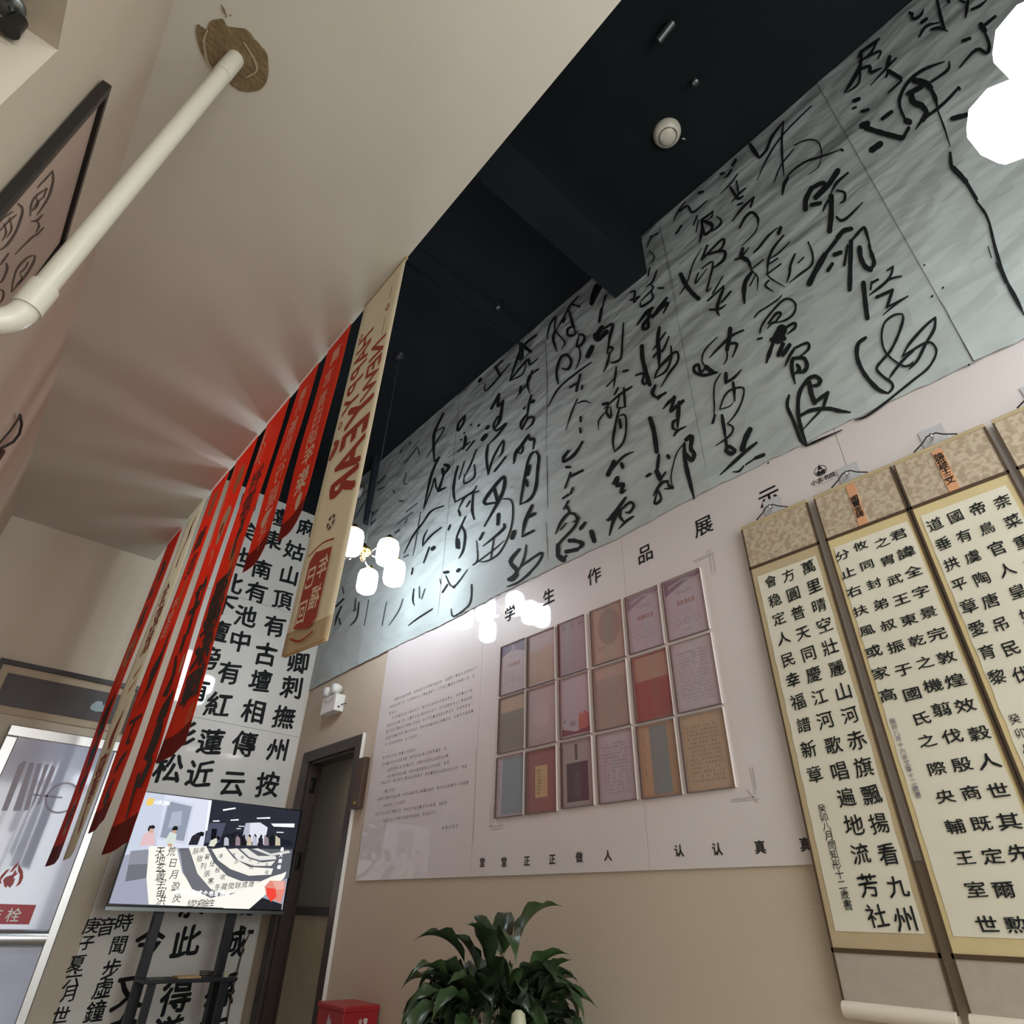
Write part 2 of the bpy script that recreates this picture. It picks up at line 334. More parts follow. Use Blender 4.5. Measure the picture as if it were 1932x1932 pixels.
# room behind the door
IX = 3.05
m = MB(); m.box((IX, 3.6, .03), (IX+.1, 7.0, 2.0), 'olive_panel').build('wall_corridor', kind='structure')
MB().box((IX-.02, 3.6, -.035), (IX, 7.0, .03), 'dark_wood').build('trim_1', kind='structure')
MB().box((IX-.01, 3.6, FL), (IX+.1, 7.0, -.035), 'tan_laminate').build('wall_corridor', kind='structure')
MB().box((D+Wt, 3.6, 1.3), (IX+.1, 7.0, 1.4), 'wall_cream').build('ceiling_corridor', kind='structure')
MB().box((D+Wt, 7.0, FL), (IX+.1, 7.1, 1.4), 'olive_panel').build('wall_corridor', kind='structure')
MB().box((D+Wt, 3.5, FL), (IX+.1, 3.6, 1.4), 'olive_panel').build('wall_corridor', kind='structure')

# ================================================================ RIGHT WALL: cursive calligraphy on joined sheets
PX = D-.012
pap = thing('cursive_calligraphy', 'giant crumpled white paper of black cursive brush calligraphy covering the upper right wall', 'calligraphy', (PX, 2.4, 1.74))
bot = [(5.50, 1.703), (4.855, 1.717), (3.917, 1.726), (3.406, 1.72), (2.737, 1.744), (2.336, 1.742), (1.756, 1.731), (1.299, 1.756), (.799, 1.754), (.515, 1.758), (.077, 1.746), (-.4, 1.742), (-1.2, 1.745)]
topl = [(5.50, 4.05), (3.0, 4.055), (.388, 4.05), (-.4, 4.06), (-1.2, 4.06)]
def interp(P, y):
    for (a, za), (b, zb) in zip(P, P[1:]):
        if b <= y <= a: return za+(zb-za)*(a-y)/(a-b)
    return P[0][1] if y > P[0][0] else P[-1][1]
rn = np.random.RandomState(3); wv = [(rn.uniform(1, 7), rn.uniform(1, 7), rn.uniform(0, 6), rn.uniform(.2, 1)) for _ in range(14)]
def wr(y, z):
    return sum(a*math.sin(ky*y*.8+kz*z*1.6+ph) for ky, kz, ph, a in wv)*.0007
bounds = [5.49, 4.62, 3.47, 2.34, 1.20, .075, -1.15]
for i in range(6):
    a, b = bounds[i], bounds[i+1]; ny, nz = 30, 60; m = MB(); vs = []
    for k in range(ny+1):
        y = a+(b-a)*k/ny; z0, z1 = interp(bot, y), interp(topl, y)
        e = min(k, ny-k)/3
        for j in range(nz+1):
            z = z0+(z1-z0)*j/nz+(.002*math.sin(y*23)+.002*math.sin(y*51) if j == 0 else 0)
            x = PX+wr(y, z)*1.0-(.004*max(0, 1-e))*(1 if i % 2 else .3)-(.006*math.sin(y*37+i)**2 if j < 4 else 0)*(1-j/4)
            vs.append((x, y, z))
    m.add(vs, [(k*(nz+1)+j, (k+1)*(nz+1)+j, (k+1)*(nz+1)+j+1, k*(nz+1)+j+1) for k in range(ny) for j in range(nz)], 'xuan_paper', True)
    m.build('paper_sheet', parent=pap)
IN = MB(); OFF = Vector((-.022, 0, 0)); OFF = Vector((-.0008, 0, 0))
def W_(x, y):
    p = wx(x, y, PX); return wx(x, y, PX+wr(p.y, p.z)-.0042)
S = lambda d, ox, oy, sc=4.83, mt='ink', k=1.0: strokes(IN, d, ox, oy, sc, W_, OFF, mt, k)
S('14 1600,0 1350,250 1200,470 1105,680; 38 1040,350 1085,420 1125,475; 24 1125,475 1190,400 1240,280 1345,140; 18 1345,140 1330,300 1335,480 1350,640; 12 1440,390 1330,530 1280,640 1260,700;'
  '12 1440,360 1550,310 1650,320 1690,400 1690,470; 16 1380,640 1450,570 1560,500 1690,460 1870,395; 22 1870,395 1885,405; 8 1690,470 1660,560 1560,630; 30 1385,650 1350,720 1335,810;'
  '25 910,490 880,540; 20 870,580 840,630 805,655; 24 775,620 800,610; 14 925,620 870,700 770,800; 28 860,740 930,840 980,820; 16 915,680 930,760 930,800; 18 1000,750 940,800 875,875;'
  '24 575,790 610,780; 14 450,870 380,970 345,1050; 18 400,960 470,910 520,970 650,860; 12 205,1155 140,1200 100,1290; 10 130,1190 200,1165; 10 120,1320 165,1360 160,1400 130,1440; 18 415,1090 370,1160;'
  '14 560,1000 525,1085; 12 570,1040 550,1150; 20 705,960 640,1010 600,1040 605,1100 590,1200 580,1245; 34 620,1050 690,1080 690,1130; 26 690,1130 630,1170 615,1100; 14 700,960 690,1010 640,1040; 18 740,1010 780,1050 740,1110 630,1170;'
  '18 930,900 970,885; 22 1075,830 960,940 880,1050; 20 1075,830 1045,920; 24 945,1110 1000,1010 1060,970 1110,1020 1115,1090; 12 1115,1090 1080,1160 960,1280; 36 975,1300 960,1370 1020,1410 1050,1480;'
  '20 905,1400 960,1375 1030,1290; 14 1050,1490 1160,1400; 20 1075,1335 1130,1280 1200,1190 1290,1110; 34 1320,1110 1300,1160; 22 1345,1180 1250,1300 1205,1420 1200,1530; 14 1400,1240 1290,1350 1215,1390;'
  '16 1290,1390 1200,1450; 16 1320,1440 1200,1530; 14 1190,1530 1240,1580 1360,1650; 20 1210,1590 1180,1640 1250,1690; 18 1570,1240 1610,1350 1600,1450 1500,1530 1400,1610; 22 1450,1350 1410,1450 1400,1530 1375,1610; 14 1530,1380 1480,1430;'
  '36 1060,1510 1000,1600 985,1700 990,1800; 14 1060,1510 1110,1560 1105,1680; 12 1090,1540 1040,1640; 40 410,1535 450,1620 510,1700 570,1755; 12 400,1715 470,1600 520,1440 600,1290;'
  '20 600,1400 650,1270; 20 600,1400 790,1210 780,1300 660,1350; 26 660,1350 800,1320 800,1400 700,1480; 16 600,1480 700,1420 680,1550 645,1690 690,1655; 14 570,1520 540,1620 650,1480;'
  '14 790,1555 700,1710; 18 800,1640 655,1775; 18 865,1690 780,1790; 26 800,1660 760,1760 740,1860 760,1910; 20 670,1855 760,1850 820,1810;'
  '46 1600,750 1550,850 1545,940; 40 1600,750 1700,700 1720,730; 36 1720,730 1640,840; 36 1600,900 1680,885; 50 1840,590 1760,710 1640,830; 26 1932,610 1830,700 1780,790; 48 1780,820 1780,980 1765,1140; 22 1780,820 1730,900 1705,960;'
  '22 1830,770 1900,790 1900,860 1860,885; 44 1960,1120 1890,1140 1840,1200; 34 1830,1220 1720,1360; 52 1720,1360 1640,1500 1580,1620; 40 1810,1355 1865,1335; 34 1750,1500 1790,1440', 1200, 200)
S('22 350,1830 390,1860 450,1830 570,1710', 1500, 0, 4.472)
S('28 520,-130 620,-240 650,-200 690,-60; 46 590,-60 600,30 640,110 690,140; 34 690,140 722,80 700,0 670,-90; 42 512,-120 505,100 500,320; 24 480,-80 450,100;'
  '44 625,260 640,420 660,580; 18 700,250 690,320; 24 755,230 700,260; 22 895,110 870,200 790,290 680,370; 18 845,145 895,110; 18 970,200 860,230 700,350; 30 745,390 890,325; 28 890,325 840,480; 18 840,480 940,430 1030,380; 16 1030,380 900,470 800,555;'
  '36 645,760 575,820 570,950 640,1100 760,1230 850,1265; 24 850,1265 890,1220 880,1170 800,1110 745,1040 800,960 870,880 940,740 985,600 980,545; 18 980,545 910,550 820,620 790,740 810,860 860,930 920,980 1000,1020 1060,1000 1075,975;'
  '24 1280,575 1180,660 1040,820 980,930; 20 980,930 1060,880 1180,810 1250,810 1290,880 1260,970 1200,1050 1100,1130 950,1250 800,1370 650,1475 545,1510; 26 1280,580 1270,680 1190,820 1120,960 1040,1045; 24 1080,880 980,970 900,1070 860,1130;'
  '34 240,1150 180,1110 110,1150 40,1270 30,1450 60,1600 110,1740; 34 180,1110 230,1140 210,1190 150,1195; 46 130,1170 150,1270 180,1350; 34 180,1350 300,1260; 32 300,1260 260,1390; 32 50,1470 150,1420 300,1405 400,1425 505,1440; 18 260,1400 180,1480 80,1590; 20 100,1745 200,1700 430,1600', 1500, 480)
S('14 1080,190 1120,140 1200,90 1300,20 1330,-20; 18 1130,330 1150,260 1220,160 1330,40 1400,20 1455,70 1440,150 1370,210 1290,230; 18 1290,230 1240,240 1200,290; 24 1210,240 1280,150 1320,160 1260,240; 18 1110,385 1150,375;'
  '100 1330,300 1295,380; 26 1350,290 1440,240 1450,280 1380,340; 46 1240,390 1350,380; 36 1250,420 1215,520 1190,600; 40 1340,430 1300,530; 40 1400,440 1340,530; 28 1440,480 1400,540 1360,630; 24 1440,470 1560,420 1570,480 1470,560;'
  '36 1430,560 1420,650 1450,790; 34 1440,560 1530,560 1560,630 1530,680 1470,690; 36 1470,620 1490,660 1450,700; 40 860,290 850,370 830,480; 22 980,305 880,350 780,440 670,555; 26 840,430 920,430 880,550; 16 830,480 830,560 800,620; 14 740,370 640,470 605,550 620,620 740,690;'
  '44 640,640 700,690; 26 740,690 620,715 540,690 530,640 570,620 590,690 640,640; 34 820,700 820,780; 24 820,780 890,740 960,665; 28 885,780 895,850 900,950; 14 770,700 720,790 710,900 715,1010 710,1080; 24 720,1080 700,1150;'
  '16 765,1025 800,920 860,850 960,825 985,860 960,970 900,1080 830,1160; 10 765,1025 850,1000 890,960; 32 785,1080 800,1180 820,1300; 18 840,1160 885,1190 860,1260 730,1355; 28 820,1300 830,1400; 34 850,1360 900,1400 870,1430 820,1400 850,1370;'
  '50 1040,1210 1000,1290 970,1390; 28 1100,1330 1010,1400 900,1500 770,1620; 32 1165,1440 1090,1470; 14 1090,1470 1000,1530; 20 980,1545 940,1590 885,1595; 14 1205,1515; 40 55,450 60,560 90,680 125,800; 22 0,715 70,700 60,780 90,790 110,720;'
  '34 215,280 200,380 210,520 210,640; 18 270,325 210,410 150,490; 18 300,365 270,440 235,500 200,440; 20 160,550 200,500; 20 320,450 320,560 270,680 170,740; 20 170,740 210,650 330,520 380,510 380,590 300,700 230,820; 12 210,650 300,570;'
  '34 175,810 150,880 190,920; 24 190,920 270,875; 12 250,890 200,940; 26 350,915 300,960 250,1020; 34 350,915 320,1040; 32 320,1040 430,950; 36 395,960 385,1080 380,1190; 24 380,1120 340,1140 340,1200 380,1210; 24 350,1265 380,1220 460,1180;'
  '44 130,1110 165,1230 190,1410; 30 210,1440 200,1530 190,1600; 46 190,1590 220,1660; 20 220,1670 270,1600; 28 100,1635 130,1615; 34 290,1450 300,1465; 26 290,1680 240,1690 200,1740 160,1810; 22 290,1680 300,1720 340,1740 260,1750; 22 190,1740 230,1840 170,1885 200,1750;'
  '12 335,1740 320,1650 340,1530 380,1410 460,1310; 36 440,1340 450,1500 490,1680 530,1840; 40 460,1300 510,1270 500,1380 530,1430 510,1490 460,1440; 30 1395,900 1380,1000 1440,1140 1500,1300 1550,1360', 1200, 560)
S('16 1640,50 1600,150 1540,200; 18 1590,180 1600,220 1490,330; 20 1590,240 1600,310 1500,380 1490,340; 18 1400,250 1440,240 1430,340 1470,300; 18 1400,320 1480,290; 16 1650,210 1700,210; 28 1730,300 1660,390 1600,470; 34 1600,390 1540,440 1460,545; 28 1590,400 1560,490 1560,570 1510,580 1530,520 1600,450; 28 1600,480 1680,390 1740,345 1700,440;'
  '42 1090,190 1060,270 1045,350; 28 1120,200 1060,330; 16 1170,280 1140,400; 28 1135,400 1115,515; 44 1140,570 1090,640; 46 1080,640 1100,680 1180,610; 24 1160,580 1240,540 1210,660 1190,810; 20 1190,800 1200,750 1240,760 1210,800; 22 1210,800 1190,890 1155,975; 18 1335,530 1325,700 1310,850 1240,890 1220,880; 46 1050,750 1010,830;'
  '20 1270,930 1260,1020 1245,1115; 14 1245,1040 1185,1105; 22 1335,970 1375,960; 18 1285,1120 1255,1180; 22 1410,1110 1290,1190 1160,1310; 28 1150,1270 1190,1260; 24 1340,1125 1350,1290; 22 1200,1290 1180,1340 1220,1390 1220,1290; 18 1300,1200 1280,1300 1360,1290; 14 1160,1350 1110,1420 1110,1500;'
  '22 1300,1300 1270,1420 1240,1600 1255,1700; 18 1255,1700 1330,1620 1360,1500 1350,1370 1290,1380; 28 1300,1410 1310,1480; 16 1040,890 900,990 740,1130 650,1290; 22 940,1000 905,1150; 18 845,1115 910,1080; 20 960,1100 955,1130; 14 915,1220 860,1350 810,1510; 14 916,1260 980,1240 1040,1260;'
  '22 945,1385 945,1425; 22 940,1490 945,1525; 24 960,1610 900,1710 800,1790 790,1750 830,1690; 22 740,1080 725,980 760,850 820,820 860,880 830,950 770,940; 16 925,285 850,370 790,480 720,600; 24 710,600 695,680 730,790; 14 640,670 660,560 720,470 710,590 800,700 770,770; 16 870,360 940,380;'
  '24 840,420 870,530 900,620; 20 890,560 830,580 830,640 880,640 920,600; 24 800,490 790,520; 22 930,630 980,650 960,720 910,740 930,640; 16 930,740 940,840 900,950; 22 540,640 440,720 380,820 300,1050; 18 300,1055 400,930 470,860 480,910 560,850; 28 400,720 490,790; 12 310,1050 420,990 450,860;'
  '14 235,870 160,940; 24 170,930 210,1010; 14 300,900 200,1020 80,1150 70,1080; 18 560,950 480,1010 460,1090 480,1170; 14 500,960 470,1060 350,1215; 22 400,1110 390,1170; 20 495,1185 470,1280 455,1400; 34 505,1248 515,1240; 20 430,1305; 22 455,1360 400,1440 405,1500; 18 410,1500 460,1400 515,1390 500,1450 440,1505;'
  '28 470,1550 400,1650 350,1720 335,1810; 24 470,1550 480,1590 520,1590 510,1680; 14 400,1640 420,1660 400,1720 360,1690; 24 200,1180 130,1310; 24 200,1185 190,1290 240,1230; 28 235,1240 210,1400 170,1480; 18 190,1380 150,1460 180,1510 270,1440 180,1560 100,1640; 26 100,1480; 38 50,1590 80,1555; 18 15,1465; 28 20,1060 35,1040;'
  '22 100,1640 85,1750 100,1910; 16 100,1910 150,1750 240,1600 230,1700 200,1750; 18 160,1880 260,1750; 14 1575,30 1560,100', 900, 500)
S('24 350,350 370,400 360,500 340,680 290,780 200,830; 20 200,830 220,700 260,480 300,370 350,350; 28 285,480 270,560; 24 255,610 265,660; 32 310,840 250,970 220,1100; 22 220,1120 320,1070; 32 280,940 330,915; 38 125,1135 145,1080; 16 255,1200 240,1300 200,1400 130,1500; 32 190,1240 110,1350 170,1440 90,1520;'
  '24 90,1510 180,1460 130,1520 90,1520; 20 210,1390 390,1270 380,1340 280,1460 180,1540 80,1580; 24 770,260 690,380 600,440 600,400 650,340; 24 620,490 655,490; 26 770,520 670,570; 18 660,540 610,680; 20 680,680 660,730; 20 640,740 590,775; 20 640,800 600,870; 24 630,850 650,900; 28 640,910 580,980 525,1095;'
  '24 650,910 700,920 720,970 680,990; 14 570,1060 620,1000; 22 735,950 690,1040 560,1180 540,1250; 38 545,1200 545,1300; 50 560,1310 595,1335; 24 590,1330 620,1300; 38 650,1160 700,1160; 38 700,1160 770,1190 720,1240; 38 720,1240 620,1260; 32 790,1000 750,1050; 46 850,1080 875,1160;'
  '40 1055,440 1000,560; 20 1000,560 1130,400 1235,350; 34 1125,460 1135,490; 32 1050,640 1090,580 1080,660 1140,640 1120,720 1160,700; 32 1160,770 1090,870 1020,960 990,970; 32 1100,880 1050,980 1015,1110; 24 1130,870 1200,810 1235,840 1200,900 1160,900; 30 1120,870 1110,940 1150,990; 24 1230,940 1170,980 1100,1050', 940, 780)
S('22 1240,0 1160,170 1150,300 1155,440; 10 1160,170 1250,130 1170,270 1090,400; 12 1155,440 1200,400; 18 1440,20 1380,90 1370,160 1410,110 1430,60 1440,20; 14 1430,180; 14 1400,240; 14 1490,105; 14 1560,105; 30 1640,130; 24 1440,210 1435,270 1420,330; 12 1480,260 1370,350; 14 1520,250 1450,340;'
  '14 1540,330 1480,480 1430,580; 20 1370,480 1340,600 1330,720 1345,810; 16 1345,810 1500,720 1540,660; 14 1520,470 1520,580 1430,640 1430,560; 10 1430,440 1380,600; 16 1560,710 1440,760 1370,890; 20 1510,740 1500,880 1520,970; 18 1380,890 1390,930; 14 1480,800 1450,850;'
  '22 1200,400 1130,560 1060,860; 12 1060,870 1130,690 1160,590 1180,690 1270,670; 30 1250,470 1290,490 1240,560; 26 1230,510 1240,560; 20 1240,560 1210,660 1190,710 1260,680; 16 1240,845 1130,890 1050,1000 960,1120 880,1280; 16 1220,1040 1120,1120 1050,1210; 14 1050,1210 1060,1130 1095,1060; 34 1145,1230; 14 1110,1220 1060,1360;'
  '14 1440,940 1400,1030 1360,1130 1360,1230 1390,1180; 18 1400,1020 1435,1100 1420,1240 1380,1320; 20 1375,1150 1380,1230; 18 1300,1020 1285,1060; 26 1640,830 1610,800 1700,670 1790,580 1790,680 1740,800 1610,1030; 20 1620,830 1710,815; 28 1700,680 1730,800; 12 1780,780 1860,800 1870,950 1830,1120 1740,1280 1620,1350 1550,1340;'
  '30 1740,920 1735,1010; 22 1790,1010 1780,1060 1600,1210; 20 1600,1090 1570,1150; 12 1700,1130 1670,1330; 10 1540,1160 1550,1330 1510,1380 1700,1240 1790,1160; 28 1250,1450 1280,1445; 30 1375,1430; 12 1260,1480 1330,1580 1460,1420; 22 1335,1580; 16 1275,1560 1230,1630; 10 1210,1510 1215,1550; 14 960,1410 950,1465;'
  '16 1495,1560 1490,1700 1440,1780 1330,1850 1310,1780; 12 1140,1780 1000,1870 920,1932; 14 970,1600 960,1700 975,1750; 18 310,1760 270,1850 250,1932; 14 290,1870 300,1920; 14 470,1720 450,1860 390,1932; 16 330,1690 260,1760', 580, 780)
S('12 1020,1580 1020,1680; 10 1070,1600 1040,1690; 16 440,1690 430,1800; 22 430,1790; 12 320,1580 330,1640; 18 840,1060 800,1090; 14 920,1290 880,1310; 14 710,570 640,640; 12 700,670 640,700; 10 900,540 880,640 920,640; 14 870,800 840,800; 10 910,960 890,1000; 10 860,330 850,360; 14 940,260 930,275; 9 1030,900 990,1150 960,1300; 10 870,1690 830,1800 740,1932; 9 560,1700 520,1932; 9 720,1720 680,1932; 10 300,1350 260,1560; 12 1000,310 890,450; 10 1010,320 1020,380; 9 540,780 430,960; 10 1000,820 900,900; 10 960,900 820,1010; 10 640,880 560,960; 12 620,970 580,1010; 9 780,700 800,730', 580, 780, mt='thin_ink')
S('28 1200,0 1240,180 1270,260; 24 980,110 1000,160 1060,130 1085,80; 30 970,110 990,120; 30 1070,190 1110,160; 22 1050,310 1110,220 1220,190; 24 1150,250 1210,235 1290,265; 28 1460,0 1450,80 1440,150; 24 1490,80 1560,50 1620,0; 24 1390,0 1430,20; 24 1290,0 1300,20; 46 1570,210 1600,260; 28 1570,240 1690,140;'
  '28 1600,270 1640,380 1620,450 1530,420 1390,570; 30 1420,345 1475,325; 24 710,330 640,380 560,440 530,490; 20 700,330 640,450 540,520; 30 560,430 550,560 480,690 420,780; 18 550,560 540,700 440,780; 20 560,510 720,430 700,500; 28 560,580 630,560 640,610 730,575; 32 800,480 780,560; 18 855,490 760,590 640,720;'
  '38 790,600 890,660; 18 900,680 790,780; 20 770,650 790,600; 34 500,850 540,835; 20 490,915 515,905; 26 565,940 620,925; 34 740,1000 815,945; 54 650,1265 720,1215; 56 570,1060 610,1045; 46 600,1080 760,1130 900,1165; 30 910,1170 960,1080; 54 940,1020 965,1030; 26 930,1010 880,860 950,700 1080,590 1260,520;'
  '54 1010,680 1100,700 1140,740; 44 960,790 1070,730; 54 980,800 1000,860 1070,890; 46 1070,890 1110,950 1080,1010; 36 1140,740 1180,820 1200,900; 24 1150,690 1290,590 1300,520; 24 1380,740 1300,830 1200,920 1080,1010 1020,1090; 28 1380,740 1388,752; 16 1200,920 1260,1080 1310,1240; 30 1310,1290 1320,1400 1360,1470; 46 1340,1420 1440,1530; 32 1440,1530 1530,1680; 24 1530,1700 1610,1810 1650,1920; 42 1330,1000 1450,970', 1500, 0, 4.472)
S('14 1780,975 1810,1100 1850,1220 1900,1310 1932,1380; 8 1800,1080 1830,1180 1880,1290 1925,1370; 5 1775,1080 1790,1130; 5 1810,1150 1850,1240', 1100, 0, 2.322)
# seams and pins
S('3 1320,420 1380,505 1440,640 1560,860 1640,1000', 1500, 480); S('5 445,390 450,700 450,880; 4 440,1000 450,1200 460,1430', 940, 780)
S('14 1180,98; 16 1350,305; 18 1250,382; 16 1585,1008', 1500, 480); S('3 220,1120 300,1450 370,1800', 1200, 200); S('4 625,700 640,1100 630,1700', 900, 500)
S('5 0,870 560,590 1000,350 1360,200', 840, 1060, 7.43)
IN.build('brush_writing', parent=pap)

# ---------------------------------------------------------------- white display board
BXX = D-.006
bd = thing('display_board', 'glossy white student works board with printed lettering between the door and hanging scrolls', 'board', (BXX, 2.3, .168))
for a, b in ((4.135, 2.932), (2.930, 1.766), (1.764, .599), (.597, -.57), (-.572, -1.3)):
    MB().box((D-.008, b, .169), (D-.001, a, 1.80), 'board_white').build('board_panel', parent=bd)
ob = -.0095
def bpos(x, y): return wx(x, y, D+ob)
m = MB()
for ch, p in zip('学生作品展示', ((962, 1157), (1035, 1125), (1121, 1086), (1217, 1044), (1327, 992), (1451, 936))):
    g = MB(); put(g, ch, bpos(*p), RX, UZ, .105, 'ink', .012, brush=.4); g.build('title_character_print', parent=bd)
m = MB()
for ch, p in zip('堂堂正正做人认认真真', ((910, 1627), (951, 1626), (994, 1624), (1042, 1621), (1093, 1617), (1147, 1614), (1281, 1605), (1353, 1602), (1434, 1598), (1520, 1593))):
    g = MB(); put(g, ch, bpos(*p), RX, UZ, .045, 'print_black', .02); g.build('motto_character_print', parent=bd)
lines = [(447, 825, 1500, 415), (395, 920, 1470, 515), (385, 1000, 455, 985), (420, 1065, 1440, 705), (358, 1165, 1475, 785), (345, 1245, 1415, 895), (335, 1330, 1455, 975), (332, 1410, 720, 1300),
         (300, 1585, 710, 1475), (290, 1670, 1100, 1460), (370, 1740, 1130, 1555), (360, 1830, 1135, 1645), (260, 1915, 1370, 1690)]
lines2 = [(330, 500, 430, 480), (232, 608, 1390, 385), (310, 690, 560, 640), (205, 800, 1110, 650), (310, 885, 970, 775), (1075, 980, 1300, 945)]
txt = '学生作品展示为鼓励同学认真书写每月评选优秀作品装裱上墙展出请家长及学员积极参加一投稿内容积极向上二作品规格不限三字迹工整格式正确四入选作品发给证书五展出期满后作品归还本人'
m = MB(); ti = 0
for L_, (ox, oy) in ((lines, (680, 1200)), (lines2, (680, 1420))):
    for x0, y0, x1, y1 in L_:
        a, b = bpos(ox+x0/6.9, oy+y0/6.9), bpos(ox+x1/6.9, oy+y1/6.9); n = max(2, int((a-b).length/.0285))
        for i in range(n+1):
            ch = txt[ti % len(txt)]; ti += 1
            if i > 3 and (i*7+ti) % 13 == 0: continue
            put(m, ch, a+(b-a)*(i/n), RX, UZ, .021, 'grey_print' if (i*3+ti) % 5 else 'print_black', 0)
m.build('notice_lettering', parent=bd)
m = MB()   # faint printed corner frames, emblem washes
def hl(p, q, wd=.004, mt='soft_grey'):
    a, b = bpos(*p), bpos(*q); d = (b-a).normalized(); n = Vector((0, -d.z, d.y))*wd/2; m.add([a+n, a-n, b-n, b+n], [(0, 1, 2, 3)], mt)
for nf, (p, q) in enumerate((((1308, 1058), (1345, 1043)), ((1308, 1062), (1340, 1048)), ((1345, 1043), (1350, 1080)), ((1339, 1043), (1344, 1084)), ((1334, 1049), (1334, 1040)), ((1334, 1040), (1345, 1037)),
             ((1380, 1508), (1425, 1503)), ((1380, 1512), (1432, 1507)), ((1415, 1448), (1425, 1500)), ((1420, 1447), (1427, 1490)), ((1410, 1490), (1430, 1515)),
             ((925, 1520), (925, 1560)), ((930, 1520), (930, 1556)), ((922, 1560), (950, 1556)), ((925, 1565), (950, 1562)), ((899, 1410), (892, 1590)))):
    hl(p, q)
    if nf in (5, 10, 14, 15): m.build('corner_frame_print', parent=bd); m = MB()
# school emblem at the upper right of the board
m = MB(); ec = bpos(1548, 888); 
for k in range(24):
    a0, a1 = k*math.tau/24, (k+1)*math.tau/24
    f = lambda a, r: ec+RX*(r*math.cos(a))+UZ*(r*math.sin(a))
    m.add([f(a0, .026), f(a1, .026), f(a1, .0235), f(a0, .0235)], [(0, 1, 2, 3)], 'print_black')
f2 = lambda x, y: ec+RX*x+UZ*y
m.poly([f2(-.004, .02), f2(0, .034), f2(.004, .02), f2(.011, .006), f2(-.011, .006)], 'print_black'); m.poly([f2(-.02, -.004), f2(-.008, .004), f2(0, -.004), f2(.008, .004), f2(.02, -.004), f2(.014, -.02), f2(-.014, -.02)], 'print_black')
for i, ch in enumerate('小志书院'): put(m, ch, ec+RX*((i-1.5)*.026)+UZ*(-.043), RX, UZ, .026, 'print_black', .02, brush=1)
m.add([f2(-.04, -.062), f2(.04, -.062), f2(.04, -.0635), f2(-.04, -.0635)], [(0, 1, 2, 3)], 'grey_print')
m.build('emblem_print', parent=bd)

